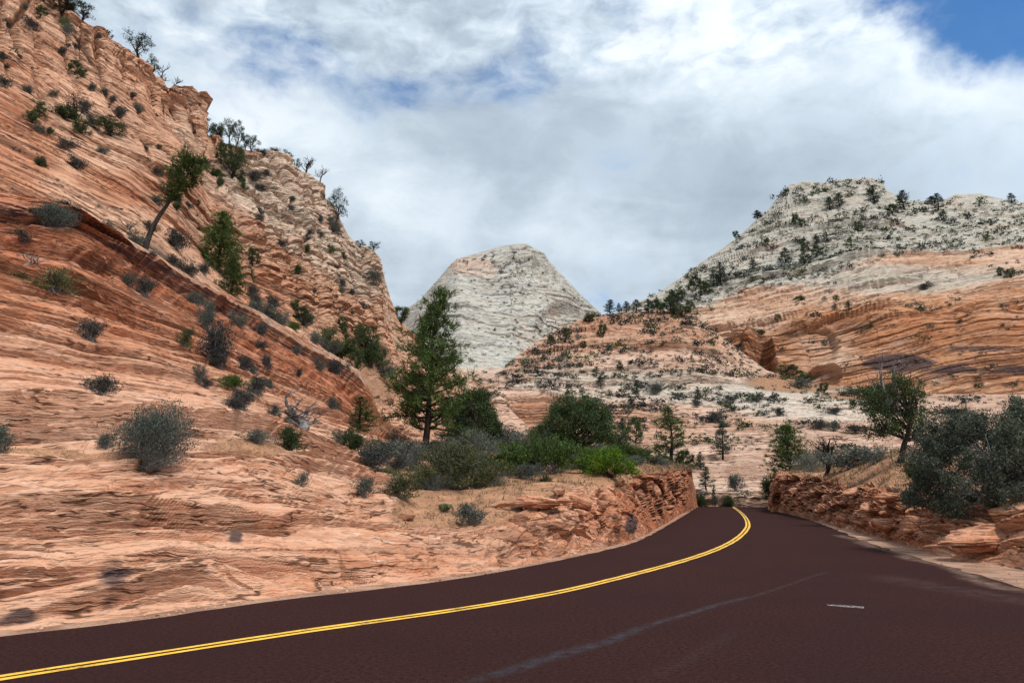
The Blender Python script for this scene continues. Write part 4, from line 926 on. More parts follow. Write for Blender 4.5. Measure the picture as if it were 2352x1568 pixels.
PROTO = {}
def proto(kind):
    if kind in PROTO: return PROTO[kind]
    k, v = kind.rsplit('_', 1); s = int(v)
    if k == 'grey': r = shrub(10+s, L_grey, B_grey, 1.25, 34, 2600, 0.060)
    elif k == 'dark': r = shrub(20+s, L_dark, B_grey, 1.2, 38, 2500, 0.060)
    elif k == 'olive': r = shrub(30+s, L_olive, B_grey, 1.3, 30, 4200, 0.055)
    elif k == 'green': r = shrub(40+s, L_green, B_grey, 1.7, 34, 5200, 0.062, lumps=9)
    elif k == 'bright': r = shrub(45+s, L_bright, B_dark, 1.7, 34, 6500, 0.060, lumps=9)
    elif k == 'mid': r = shrub(50+s, L_mid, B_dark, 1.2, 26, 4200, 0.065)
    elif k == 'pale': r = shrub(60+s, L_grey, B_grey, 1.8, 60, 3600, 0.045, twig=0.005)
    elif k == 'big': r = shrub(70+s, L_olive if s == 1 else L_grey, B_grey, 1.9, 70, 17000, 0.034, lumps=12, twig=0.005)
    elif k == 'hero': r = shrub(80+s, L_grey, B_grey, 1.15, 170, 24000, 0.030, skirt=0.62, twig=0.0045, lumps=9)
    elif k == 'giant': r = juniper(90+s, L_sage, B_grey, 1.5, 70, 70000, 0.026, 0.018, -0.12, open_=0.1)
    elif k == 'jun': r = juniper(100+s, L_jun, B_dark, nleaf=10000)
    elif k == 'junsky': r = juniper(110+s, L_blue, B_dark, 0.8, 11, 2600, 0.040, 0.035, 0.25, open_=0.35)
    elif k == 'junbig': r = juniper(120+s, L_jun, B_dark, 1.25, 46, 42000, 0.024, 0.05, 0.10)
    elif k == 'juntall': r = juniper(130+s, L_mid, B_dark, 0.75, 34, 24000, 0.026, 0.035, 0.08, cone=1)
    elif k == 'jundead': r = juniper(140+s, L_mid, B_dark, 0.78, 34, 17000, 0.024, 0.034, 0.24, dead=9, open_=0.46)
    elif k == 'tree': r = juniper(150+s, L_mid, B_dark, 1.0, 16, 5200, 0.045, 0.035, 0.1)
    elif k == 'pine': r = pine(200+s, L_pine, B_dark, 0.55, 0.10, 15, 5, 0.055, 9, 0.02, sparse=0.15, nw=0.16)
    elif k == 'bpine': r = pine(210+s, L_blue, B_dark, 0.5, 0.20, 13, 5, 0.060, 8, 0.02, sparse=0.25, nw=0.17)
    elif k == 'heropine':
        r = pine(220, L_pine, B_dark, 0.60, 0.17, 25, 6, 0.044, 19, 0.020, lean=(0.085, 0), sparse=0.22, nw=0.11,
                 prof=[(0, 0.75), (0.08, 1.05), (0.2, 0.85), (0.30, 1.0), (0.42, 0.78), (0.5, 0.82), (0.58, 0.55), (0.66, 0.60), (0.76, 0.40), (0.86, 0.30), (0.93, 0.2), (1, 0.07)])
    elif k == 'fir': r = pine(240+s, L_pine, B_dark, 0.8, 0.03, 20, 7, 0.055, 11, 0.02, nw=0.14)
    elif k == 'lean': r = pine(260, L_pine, B_dark, 0.42, 0.60, 12, 4, 0.050, 13, 0.026, lean=(0.36, 0.05), nw=0.13, prof=[(0, 0.5), (0.3, 0.55), (0.6, 1.1), (0.85, 1.0), (1, 0.5)])
    elif k == 'snag': r = snag(300+s)
    elif k == 'snagdark': r = snag(310+s, B_dark, 0.7, 8, 0.3, 0.22, 0.028)
    elif k == 'brush': r = snag(320+s, B_grey, 1.6, 12, 0.05, 0.35, 0.03)
    elif k == 'yucca': r = yucca(5)
    elif k == 'cactus': r = cactus(6)
    if k not in ('lean', 'heropine', 'cactus'):
        V = np.concatenate([np.array([v.co[:] for v in me.vertices]) for _, me in r[0]])
        lo, hi = np.percentile(V[:, :2], 1.0, axis=0), np.percentile(V[:, :2], 99.0, axis=0); zt = np.percentile(V[:, 2], 99.6) if k != 'jundead' else V[:, 2].max()
        r = (r[0], float(np.mean(hi-lo)), float(zt))
    else: r = (r[0], r[1], 1.0)
    PROTO[kind] = r; return r
NAMES = {'grey': ('sagebrush_shrub', 'shrub'), 'dark': ('blackbrush_shrub', 'shrub'), 'olive': ('olive_shrub', 'shrub'), 'green': ('manzanita_bush', 'bush'), 'bright': ('manzanita_bush', 'bush'), 'mid': ('green_shrub', 'shrub'), 'pale': ('bare_twig_shrub', 'shrub'),
         'big': ('spreading_shrub', 'shrub'), 'hero': ('desert_shrub', 'shrub'), 'giant': ('desert_shrub', 'shrub'), 'jun': ('juniper_tree', 'tree'), 'junsky': ('juniper_tree', 'tree'), 'junbig': ('juniper_tree', 'tree'),
         'juntall': ('juniper_tree', 'tree'), 'jundead': ('juniper_tree', 'tree'), 'tree': ('juniper_tree', 'tree'), 'pine': ('pine_tree', 'pine tree'), 'bpine': ('pine_tree', 'pine tree'), 'heropine': ('pine_tree', 'pine tree'),
         'fir': ('pine_tree', 'pine tree'), 'lean': ('pine_tree', 'pine tree'), 'snag': ('dead_tree', 'dead tree'), 'snagdark': ('dead_tree', 'dead tree'), 'brush': ('dead_brush', 'dead shrub'), 'yucca': ('yucca_plant', 'yucca'), 'cactus': ('prickly_pear', 'cactus')}
WORDS = {'grey': 'grey-green shrub', 'dark': 'dusky dark shrub', 'olive': 'olive-green shrub', 'green': 'green twiggy bush', 'bright': 'vivid green rounded bush', 'mid': 'leafy green shrub', 'pale': 'bare grey twiggy shrub', 'jun': 'dark green juniper', 'junsky': 'blue-green juniper',
         'tree': 'bushy green juniper', 'pine': 'green pine', 'bpine': 'blue-green pine', 'fir': 'dense green pine', 'snag': 'bare dead tree', 'snagdark': 'bare dark tree', 'brush': 'tangle of dead grey branches'}
MARKS = [('tall pine by the bend', 985, 860), ('leaning pine on the cliff', 385, 460), ('big round shrub on the slickrock', 335, 1020), ('silver dead tree', 665, 950), ('clumpy dark juniper', 1325, 975),
         ('square rock tower on the skyline', 415, 240), ('pale dome summit', 1195, 560), ('orange alcove', 1220, 945), ('juniper with the dead top', 2070, 950), ('slender pine on the pink slope', 1660, 1015),
         ('cleft in the orange wall', 1760, 830), ('mesa summit', 1960, 412), ('dark stain on the orange wall', 2060, 838), ('green pair of cliff pines', 510, 570), ('knob in the saddle', 1470, 715), ('two-tiered pine beside the road cut', 1543, 1000),
         ('small rocky knob right of the mesa summit', 2230, 446), ('end of the leaning ledge', 835, 870), ('upper left corner rocks', 60, 30), ('olive bush at the left edge', 113, 665), ('low saddle of the grey slope', 1530, 690), ('white band of the middle hill', 1880, 935),
         ('large dark bush on the right bank', 2250, 1040), ('dense pine left of the right bank', 1820, 1050), ('orange overhang at the left edge', 40, 300), ('skyline juniper group', 535, 310), ('road crest', 1690, 1160)]
USED = set()
def autolabel(words, px, py, size=None):
    sz = '' if size is None else ('tiny ' if size < 9 else 'small ' if size < 20 else 'medium ' if size < 38 else 'large ')
    ms = sorted(MARKS, key=lambda m: math.hypot(m[1]-px, m[2]-py))
    def rel(m):
        dx, dy = px-m[1], py-m[2]; d = math.hypot(dx, dy)
        far = 'just ' if d < 45 else 'close ' if d < 95 else '' if d < 190 else 'far '
        a = math.degrees(math.atan2(-dy, dx)) % 360
        w = ['right of', 'upper right of', 'above', 'upper left of', 'left of', 'lower left of', 'below', 'lower right of'][int((a+22.5)//45) % 8]
        return f'{far}{w} the {m[0]}'
    for a in range(4):
        l = f'{sz}{words} {rel(ms[a])}'
        if len(l.split()) <= 16 and l not in USED: USED.add(l); return l
    wsh = words.split(' ')[-1]
    for extra in ('low', 'rounded', 'ragged', 'spreading', 'narrow', 'sparse', 'dense', 'lopsided', 'squat', 'upright'):
        for a in range(4):
            l = f'{sz}{extra} {words} {rel(ms[a])}'
            if len(l.split()) <= 16 and l not in USED: USED.add(l); return l
    wb = words.split(' on the ')[0]
    for a in range(8):
        for extra in ('', 'low', 'rounded', 'ragged', 'spreading', 'narrow', 'sparse', 'dense', 'lopsided', 'squat', 'upright'):
            l = f'{extra} {wb} {rel(ms[a])}'.strip()
            if len(l.split()) <= 16 and l not in USED: USED.add(l); return l
    return f'{sz}{words} {rel(ms[0])}'
RNG = random.Random(5)
def place(kind, px, py, hp, wp, patch, label=None, group=None, rot=None, sink=0.03, lean=None, base=None, parts=True):
    k = kind.rsplit('_', 1)[0]; prs, W, ZT = proto(kind)
    b = base or patch.hit(px, py)
    dep = (b-Vector((0, 0, CAMZ))).dot(Vector((0, math.cos(PITCH), math.sin(PITCH))))
    H = hp*dep/FPX*1.03/ZT; Wd = wp*dep/FPX
    name, cat = NAMES[k]
    r = bpy.data.objects.new(name, None); COL.objects.link(r); r.empty_display_size = 0.2
    r.location = b-Vector((0, 0, sink*H)); r.rotation_euler = (lean[0] if lean else 0, lean[1] if lean else 0, RNG.random()*6.28 if rot is None else rot)
    r.scale = (Wd/W, Wd/W, H)
    r['label'] = label or autolabel(WORDS[k], px, py-hp/2, hp); r['category'] = cat
    if group: r['group'] = group
    USED.add(r['label'])
    for pn, me in prs:
        c = bpy.data.objects.new(pn, me); COL.objects.link(c); c.parent = r
    return r

# ---- the plants one can name
G1 = 'shrubs rooted in cracks of the near slickrock slope'
place('heropine_0', 972, 1056, 380, 222, A, 'tallest pine, broad ragged crown, standing among shrubs left of the road bend', rot=0.0, sink=0.0)
place('pine_1', 829, 990, 86, 76, A, 'small young pine on the slickrock left of the tallest pine')
place('mid_2', 806, 1050, 62, 52, A, 'small conical green juniper bush below the young pine', G1)
place('juntall_1', 1085, 1010, 150, 118, A, 'tall dense juniper close behind the right side of the tallest pine')
place('bpine_1', 1037, 1040, 130, 74, A, 'pale blue-green young pine between the tallest pine and the dense juniper')
place('juntall_2', 1125, 1005, 100, 56, A, 'narrow juniper at the right shoulder of the dense juniper')
place('tree_1', 1150, 1005, 62, 48, A, 'low bushy juniper on the lip above the orange alcove')
place('junbig_1', 1330, 1045, 142, 178, A, 'clumpy dark juniper with twin trunks in the middle of the shrubs', rot=0.5)
place('junbig_2', 1248, 1030, 74, 66, A, 'rounded dark juniper lobe touching the left of the clumpy juniper')
place('pine_2', 1543, 1080, 146, 84, D, 'two-tiered dark pine rising behind the end of the left road cut')
place('tree_2', 1575, 1082, 50, 42, D, 'bushy juniper at the right foot of the two-tiered pine')
place('bpine_2', 1430, 1012, 50, 22, D, 'slim small pine right behind the clumpy dark juniper')
place('tree_3', 1461, 1030, 62, 40, D, 'bushy young pine between the clumpy juniper and the two-tiered pine')
place('bpine_3', 1661, 1058, 84, 42, D, 'slender open pine alone on the pink slope above the road crest')
place('bpine_1', 1610, 1078, 40, 22, D, 'small pine between the two-tiered and the slender pine')
place('bpine_2', 1622, 1130, 54, 32, D, 'thin umbrella-topped tree above the left end of the road crest')
place('mid_1', 1612, 1166, 34, 30, D, 'round green bush at the left end of the road crest')
place('mid_2', 1677, 1166, 30, 32, D, 'green bush in the middle of the road crest')
place('bpine_3', 1643, 1166, 56, 14, D, 'thin bare-stemmed sapling at the road crest')
place('grey_1', 1692, 1130, 40, 40, D, 'dark grey shrub on the slope above the road crest')
place('fir_1', 1812, 1120, 128, 104, Fp, 'dense green pine behind the red rocks at the near end of the right bank', base=Vector(at(1815, 1105, 96)))
place('mid_3', 1778, 1150, 60, 46, D, 'dark green bush at the left foot of the dense pine', base=Vector(at(1776, 1150, 100)))
place('pale_1', 1862, 1085, 52, 84, Fp, 'pale grey twiggy shrub between the dense pine and the bare tree', rot=1)
place('snagdark_1', 1894, 1096, 98, 74, Fp, 'bare dark-stemmed tree on the right bank beside red rocks')
place('pale_2', 1900, 1072, 50, 86, Fp, 'hazy grey shrub behind the bare dark-stemmed tree')
place('grey_2', 1960, 1078, 50, 120, Fp, 'long low grey-green brush left of the dead-topped juniper')
place('grey_3', 2010, 1066, 44, 70, Fp, 'grey-green shrub touching the trunk base of the dead-topped juniper')
place('jundead_1', 2066, 1068, 262, 158, Fp, 'gnarled juniper with bare dead top on the right bank', rot=0.3)
place('brush_1', 2110, 1072, 76, 110, Fp, 'fan of dead grey branches right of the gnarled juniper trunk')
place('mid_3', 2100, 1104, 44, 50, Fp, 'small yellow-green bush between gnarled juniper and huge dark bush')
place('giant_1', 2250, 1172, 212, 280, Fp, 'huge dark grey-green bush spilling over the right bank', rot=0.2, sink=0.06)
place('giant_2', 2405, 1130, 205, 220, Fp, 'tall grey bush at the right edge behind the huge dark bush')
place('hero_1', 335, 1096, 148, 156, A, 'big round grey shrub with hanging bare twigs on the slickrock', G1, sink=0.02)
place('grey_1', 243, 1042, 38, 44, A, 'small grey shrub tucked at the left of the big round shrub', G1)
place('grey_2', -2, 1050, 66, 60, A, 'grey shrub cut by the left photo edge level with the big shrub', G1)
place('dark_1', 234, 910, 54, 74, A, 'dark twiggy shrub above and left of the big round shrub', G1)
place('dark_2', 207, 790, 52, 62, A, 'lone dark shrub high on the banded slope', G1)
place('olive_1', 113, 694, 58, 92, A, 'rounded olive bush near the left edge on the banded slope', G1)
place('mid_1', 30, 644, 34, 84, A, 'bright pine-green low bush at the left edge', G1)
place('snag_1', 55, 622, 40, 50, A, 'small silver snag above the low green bush at left edge')
place('dark_3', 44, 570, 32, 50, A, 'dark shrub at left edge under the capping ledge', G1)
place('hero_2', 112, 538, 68, 90, A, 'large dark shrub at the upper end of the leaning ledge', G1)
place('dark_1', 148, 476, 36, 60, B, 'dark flat shrub just above the upper end of the leaning ledge', G1)
place('dark_2', 41, 460, 28, 50, B, 'dark low shrub near the left edge above the ledge', G1)
place('lean_1', 338, 580, 236, 105, B, 'leaning pine with bare curved trunk and flat crown on the cliff foot', rot=0.0)
place('fir_2', 500, 628, 146, 96, B, 'tallest of two green pines tucked against the jointed cliff')
place('fir_3', 528, 680, 92, 60, B, 'shorter green pine in front of the cliff above the ledge')
place('snag_2', 680, 1002, 122, 128, A, 'silver dead tree with twisted upturned branches on the slickrock', rot=2.0)
place('brush_2', 690, 1000, 46, 80, A, 'heap of grey dead twigs around the foot of the silver dead tree')
place('mid_1', 664, 1042, 58, 66, A, 'green bush under the silver dead tree', G1)
place('pale_3', 585, 1026, 34, 100, A, 'low straggling brush left of the green bush', G1)
for i, (k, px, py, h, w) in enumerate([
    ('grey_1', 442, 715, 44, 42), ('grey_2', 475, 765, 78, 42), ('olive_2', 418, 810, 54, 46), ('dark_1', 482, 848, 98, 76), ('dark_3', 498, 858, 50, 50), ('grey_3', 545, 759, 40, 52), ('dark_2', 593, 778, 30, 30), ('dark_1', 597, 808, 28, 27),
    ('grey_2', 674, 826, 24, 22), ('dark_3', 553, 868, 38, 38), ('grey_1', 583, 866, 27, 27), ('dark_2', 606, 856, 40, 27), ('grey_3', 728, 868, 42, 34), ('dark_1', 764, 874, 44, 42), ('grey_2', 789, 872, 32, 26), ('dark_3', 588, 912, 42, 48),
    ('grey_1', 615, 897, 30, 30), ('green_1', 530, 905, 36, 66), ('dark_2', 553, 950, 54, 68), ('grey_3', 453, 886, 48, 38), ('dark_1', 475, 895, 27, 22), ('grey_2', 758, 952, 33, 36), ('dark_3', 685, 867, 19, 16), ('grey_1', 428, 660, 30, 26),
    ('grey_3', 289, 662, 34, 38), ('dark_2', 332, 686, 46, 48), ('dark_1', 520, 992, 32, 42), ('grey_2', 621, 968, 26, 34), ('grey_3', 678, 1144, 36, 36), ('grey_1', 825, 1158, 46, 58), ('olive_1', 916, 1154, 60, 104),
    ('grey_2', 1078, 1206, 50, 74), ('dark_1', 336, 612, 22, 24), ('grey_3', 780, 1022, 34, 50), ('dark_3', 720, 1060, 14, 22)]):
    place(k, px, py, h, w, A, None, G1)
G2 = 'shrubs crowding the flat around the tallest pine'
for (k, px, py, h, w) in [('pale_1', 898, 1022, 44, 96), ('grey_1', 870, 1060, 48, 90), ('grey_2', 925, 1060, 44, 100), ('dark_1', 856, 1086, 52, 74), ('grey_3', 948, 1092, 60, 54), ('dark_2', 915, 1094, 36, 44), ('dark_3', 863, 1110, 28, 30),
    ('big_1', 1050, 1126, 98, 176), ('olive_3', 972, 1124, 50, 66), ('olive_2', 1098, 1126, 36, 90), ('pale_2', 1095, 1050, 60, 110), ('pale_3', 1160, 1042, 66, 84), ('pale_1', 1215, 1040, 58, 96), ('pale_2', 1040, 1048, 40, 70), ('green_2', 1172, 1094, 66, 100),
    ('mid_3', 1130, 1090, 40, 60), ('green_3', 1276, 1090, 80, 116), ('mid_2', 1225, 1086, 60, 80), ('bright_1', 1397, 1098, 60, 112), ('green_2', 1425, 1060, 32, 116), ('green_3', 1350, 1058, 30, 60), ('mid_1', 1470, 1062, 30, 66), ('pale_3', 1425, 1040, 40, 110), ('dark_1', 1500, 1066, 18, 36),
    ('grey_2', 1190, 1040, 40, 60), ('grey_1', 1000, 1060, 44, 66), ('mid_1', 990, 1052, 32, 50), ('dark_2', 1345, 1092, 22, 34), ('grey_3', 1075, 1042, 44, 64), ('olive_1', 1010, 1088, 40, 66), ('pale_1', 1130, 1112, 34, 70), ('grey_1', 1210, 1100, 34, 60), ('pale_2', 1000, 1130, 30, 60), ('grey_3', 1320, 1082, 34, 50), ('grey_2', 1300, 1056, 36, 60), ('pale_3', 1375, 1052, 34, 70), ('pale_1', 1240, 1066, 50, 80), ('grey_1', 1100, 1080, 40, 66), ('mid_3', 1060, 1060, 36, 50), ('grey_2', 1460, 1070, 22, 44), ('olive_3', 890, 1110, 28, 50), ('pale_2', 1520, 1072, 18, 50)]:
    h, w = h*1.12, w*1.2
    place(k, px, py, h, w, A, None, G2) if k[:3] != 'big' else place(k, px, py, h, w, A, 'widest grey shrub with yellowish leaf tips before the tallest pine', G2)
place('yucca_0', 1255, 1106, 28, 40, A, 'spiky narrow-leaved yucca on the red soil below the bright bushes')
place('cactus_0', 1024, 1168, 24, 74, A, 'low patch of prickly pear on the soil under the widest grey shrub')
G3 = 'shrubs and small trees on the cliff face'
for (k, px, py, h, w) in [('dark_1', 395, 612, 26, 34), ('dark_2', 433, 640, 44, 60), ('dark_3', 468, 634, 30, 26), ('tree_1', 568, 622, 44, 30), ('mid_1', 573, 642, 32, 26), ('dark_1', 578, 690, 42, 32), ('dark_2', 585, 706, 28, 30), ('dark_3', 623, 714, 34, 34),
    ('grey_1', 585, 732, 34, 60), ('grey_2', 606, 754, 38, 54), ('grey_3', 634, 764, 38, 38), ('tree_2', 690, 752, 44, 42), ('mid_3', 668, 726, 26, 28), ('green_1', 676, 762, 22, 40), ('grey_1', 698, 756, 34, 40), ('jun_1', 783, 786, 62, 40), ('olive_2', 743, 802, 52, 66),
    ('jun_2', 830, 820, 74, 62), ('grey_2', 723, 796, 32, 34), ('mid_2', 780, 826, 44, 76), ('mid_1', 845, 846, 58, 64), ('jun_3', 876, 848, 60, 46), ('jun_1', 815, 860, 52, 42), ('grey_3', 880, 874, 40, 56), ('tree_3', 804, 820, 46, 46), ('grey_1', 760, 818, 30, 40), ('dark_1', 900, 862, 26, 30),
    ('dark_1', 625, 590, 20, 24), ('dark_2', 648, 606, 14, 14), ('mid_1', 675, 640, 24, 24), ('mid_2', 698, 590, 24, 14), ('mid_3', 748, 592, 20, 24), ('dark_3', 790, 598, 20, 20), ('grey_1', 793, 618, 24, 30), ('dark_1', 760, 628, 18, 20), ('dark_2', 773, 664, 20, 26),
    ('grey_2', 775, 680, 20, 20), ('dark_3', 793, 688, 16, 14), ('dark_1', 710, 682, 14, 14), ('dark_2', 830, 718, 28, 24), ('dark_3', 758, 732, 20, 22), ('dark_1', 798, 730, 12, 14), ('dark_2', 768, 722, 10, 10), ('dark_3', 830, 752, 14, 14), ('grey_3', 853, 658, 40, 38), ('tree_1', 918, 748, 44, 48),
    ('dark_1', 693, 560, 14, 18), ('jun_2', 523, 428, 78, 56), ('jun_3', 545, 444, 60, 50), ('dark_2', 573, 436, 26, 40), ('tree_2', 490, 400, 58, 26), ('dark_3', 468, 394, 28, 26), ('mid_1', 488, 420, 24, 40), ('mid_2', 485, 448, 28, 16), ('mid_3', 535, 470, 32, 22), ('dark_1', 600, 430, 16, 20),
    ('dark_2', 583, 458, 20, 30), ('dark_3', 578, 514, 20, 26), ('dark_1', 570, 538, 22, 24), ('dark_2', 655, 502, 18, 20), ('grey_1', 655, 480, 12, 20), ('dark_3', 693, 566, 16, 18), ('dark_1', 723, 552, 14, 16), ('dark_2', 725, 518, 24, 22), ('grey_2', 755, 552, 38, 28), ('dark_3', 783, 546, 18, 16),
    ('grey_3', 743, 524, 18, 22), ('mid_1', 450, 474, 14, 16), ('dark_1', 423, 484, 18, 20), ('dark_2', 398, 470, 22, 30), ('mid_2', 396, 490, 18, 22), ('dark_3', 402, 572, 44, 66), ('tree_1', 92, 44, 30, 26), ('olive_1', 145, 72, 32, 34), ('grey_1', 146, 88, 28, 28), ('dark_1', 25, 46, 20, 22),
    ('dark_2', 66, 74, 28, 38), ('dark_3', 16, 120, 22, 22), ('dark_1', 33, 130, 14, 14), ('dark_2', 52, 124, 12, 13), ('dark_3', 141, 130, 22, 20), ('tree_2', 172, 172, 38, 30), ('mid_3', 184, 186, 24, 22), ('dark_1', 168, 116, 16, 16), ('dark_2', 225, 126, 18, 16), ('dark_3', 340, 214, 22, 34),
    ('dark_1', 248, 216, 26, 20), ('dark_2', 260, 232, 18, 18), ('grey_1', 131, 206, 16, 28), ('dark_3', 68, 206, 20, 26), ('dark_1', 8, 202, 28, 30), ('tree_3', 95, 262, 42, 28), ('mid_1', 76, 274, 30, 34), ('mid_2', 148, 264, 34, 56), ('dark_2', 199, 252, 40, 34), ('dark_3', 281, 260, 30, 32),
    ('grey_2', 318, 256, 26, 28), ('jun_1', 256, 306, 44, 66), ('dark_1', 213, 284, 28, 26), ('mid_3', 187, 304, 32, 34), ('grey_3', 98, 290, 26, 28), ('mid_1', 121, 300, 20, 24), ('dark_2', 156, 340, 26, 46), ('dark_3', 180, 372, 24, 50), ('grey_1', 234, 352, 18, 30), ('dark_1', 356, 410, 18, 34),
    ('mid_2', 92, 376, 26, 24), ('dark_2', 340, 328, 14, 16), ('dark_3', 367, 340, 14, 16), ('grey_2', 254, 532, 36, 50), ('dark_1', 344, 534, 26, 36), ('grey_3', 318, 562, 34, 52), ('dark_2', 352, 474, 20, 30), ('grey_1', 62, 24, 18, 20), ('dark_3', 300, 232, 16, 18), ('dark_1', 210, 210, 20, 20)]:
    place(k, px, py, h, w, B, None, G3)
place('snagdark_2', 178, 268, 68, 44, B, 'twisted dark dead tree on the upper left cliff terrace')
place('snag_3', 312, 548, 44, 46, B, 'small bare snag left of the leaning pine trunk')
G4 = 'junipers along the cliff skyline'
for (k, px, py, h, w) in [('jun_2', 133, 44, 60, 66), ('junsky_1', 186, 62, 48, 50), ('junsky_2', 313, 140, 62, 60), ('junsky_3', 348, 170, 46, 28), ('snagdark_3', 363, 200, 50, 40), ('snagdark_1', 400, 212, 24, 22), ('junsky_1', 464, 306, 40, 34), ('jun_3', 487, 338, 44, 40), ('junsky_2', 500, 342, 54, 20),
    ('junsky_3', 522, 352, 66, 32), ('junsky_1', 541, 352, 70, 32), ('junsky_2', 562, 354, 42, 22), ('junsky_3', 576, 358, 44, 30), ('junsky_1', 656, 388, 42, 34), ('junsky_2', 683, 398, 40, 18), ('snagdark_2', 700, 404, 46, 36), ('snagdark_3', 716, 436, 48, 34), ('junsky_3', 775, 512, 82, 42), ('junsky_1', 826, 570, 18, 24), ('junsky_2', 858, 580, 26, 30), ('dark_1', 600, 360, 14, 34), ('dark_2', 625, 366, 10, 26)]:
    place(k, px, py, h, w, B, None, G4)
G5 = 'pines and junipers dotted over the hills'
for (p, lst) in ((D, [('bpine_1', 1381, 886, 32, 22), ('bpine_2', 1370, 862, 24, 16), ('bpine_3', 1463, 908, 38, 20), ('bpine_1', 1603, 926, 36, 17), ('grey_1', 1507, 908, 26, 36), ('tree_1', 1385, 774, 32, 22), ('tree_2', 1425, 850, 20, 16), ('tree_3', 1264, 795, 26, 20), ('tree_1', 1300, 780, 28, 24),
                      ('jun_1', 1352, 744, 20, 26), ('bpine_2', 1402, 724, 34, 26), ('bpine_1', 1440, 724, 28, 22), ('bpine_3', 1422, 722, 24, 14), ('bpine_2', 1462, 722, 32, 26), ('bpine_3', 1490, 722, 34, 28), ('tree_2', 1508, 724, 34, 28), ('tree_3', 1538, 728, 44, 36), ('bpine_1', 1548, 722, 52, 30), ('jun_2', 1570, 730, 28, 36),
                      ('tree_1', 1892, 902, 22, 26), ('tree_2', 1960, 940, 20, 16), ('jun_3', 1810, 862, 30, 60), ('jun_1', 1850, 880, 24, 40), ('grey_2', 1835, 892, 24, 50), ('jun_2', 2040, 915, 34, 46), ('jun_3', 2000, 918, 28, 50), ('grey_3', 1965, 905, 20, 56), ('tree_3', 1340, 800, 20, 18), ('dark_1', 2200, 960, 26, 70),
                      ('dark_2', 1918, 952, 18, 44), ('dark_3', 1885, 985, 26, 30), ('grey_1', 1915, 990, 24, 32), ('dark_1', 1965, 995, 22, 50), ('dark_2', 2020, 1000, 20, 40), ('dark_3', 1640, 975, 26, 34), ('grey_2', 1660, 985, 16, 24), ('dark_1', 1598, 935, 20, 20), ('dark_2', 1680, 928, 18, 34), ('grey_3', 1740, 925, 16, 40), ('dark_3', 1790, 958, 20, 20)]),
                 (E, [('bpine_1', 1545, 700, 34, 24), ('tree_1', 1562, 690, 26, 20), ('tree_2', 1598, 672, 40, 30), ('bpine_2', 1640, 660, 42, 26), ('bpine_3', 1655, 656, 56, 28), ('tree_3', 1620, 680, 36, 28), ('bpine_1', 1730, 625, 30, 20), ('bpine_2', 1805, 600, 38, 26), ('bpine_3', 1740, 505, 22, 22), ('tree_1', 1690, 542, 18, 16),
                      ('bpine_1', 1906, 482, 32, 24), ('bpine_2', 1928, 478, 34, 26), ('bpine_3', 2008, 470, 46, 30), ('bpine_1', 2075, 482, 48, 30), ('tree_2', 2048, 500, 28, 24), ('bpine_2', 2156, 486, 42, 26), ('bpine_3', 2140, 470, 18, 24), ('bpine_1', 2168, 510, 28, 18), ('bpine_2', 2325, 468, 26, 18), ('tree_3', 1828, 520, 26, 20),
                      ('tree_1', 1842, 530, 22, 18), ('bpine_3', 1876, 570, 28, 14), ('tree_2', 1876, 592, 28, 26), ('tree_3', 1848, 584, 28, 18), ('tree_1', 1970, 540, 26, 18), ('jun_1', 1850, 610, 26, 30), ('jun_2', 2300, 640, 22, 18), ('jun_3', 2322, 645, 24, 24), ('dark_1', 2125, 660, 18, 36), ('bpine_1', 1950, 712, 24, 18), ('bpine_2', 1918, 712, 18, 14),
                      ('tree_3', 1783, 724, 20, 16), ('jun_1', 1745, 748, 12, 20), ('jun_2', 1835, 690, 14, 26), ('jun_3', 1920, 690, 14, 14), ('tree_2', 1540, 724, 20, 18), ('tree_1', 1585, 712, 30, 22), ('bpine_3', 1510, 712, 30, 16)])):
    for (k, px, py, h, w) in lst: place(k, px, py, h, w, p, None, G5)

# ---- scrub scattered on the far slopes: the largest as shrubs of their own, the rest as one mass
rs = random.Random(77)
tiny = {}
def tiny_mesh(kind, v):
    if (kind, v) not in tiny: tiny[(kind, v)] = tiny_shrub_mb(500+v).mesh('small_shrub', {'dark': L_dark, 'grey': L_grey, 'mid': L_mid}[kind])
    return tiny[(kind, v)]
cand = []
def scatter(P_, tag_, n, x0, x1, y0, y1, ok, smin, smax, mind):
    got = []; tries = 0
    while len(got) < n and tries < n*60:
        tries += 1
        px, py = rs.uniform(x0, x1), rs.uniform(y0, y1)
        if not ok(px, py): continue
        s = smin+(smax-smin)*rs.random()**2.6
        if any(abs(px-q[0]) < mind and abs(py-q[1]) < mind*0.5 for q in got): continue
        got.append((px, py, s)); 
    for px, py, s in got: cand.append((s, px, py, P_, tag_))
def okD(px, py):
    if py < D.topat(px)+5 or py > 1160: return False
    if px < 1605 and py > A.topat(px)-4: return False
    if px > 1766 and py > Fp.topat(px)-4: return False
    if blob(px, py, 1225, 948, 105, 40, 0.1) > 0.3: return False
    k = float(vnoise(np.array([px*0.012]), np.array([py*0.03]), np.array([1.0]), 5)[0])
    k2 = float(vnoise(np.array([px*0.007+py*0.004]), np.array([py*0.075-px*0.004]), np.array([2.0]), 15)[0])
    dens = 0.42+0.35*k+0.75*k2-(0.45 if py > 985 else 0)-(0.25 if abs(py-890) < 25 and px > 1350 else 0)+(0.4 if px < 1330 and py < 900 else 0)
    return rs.random() < dens
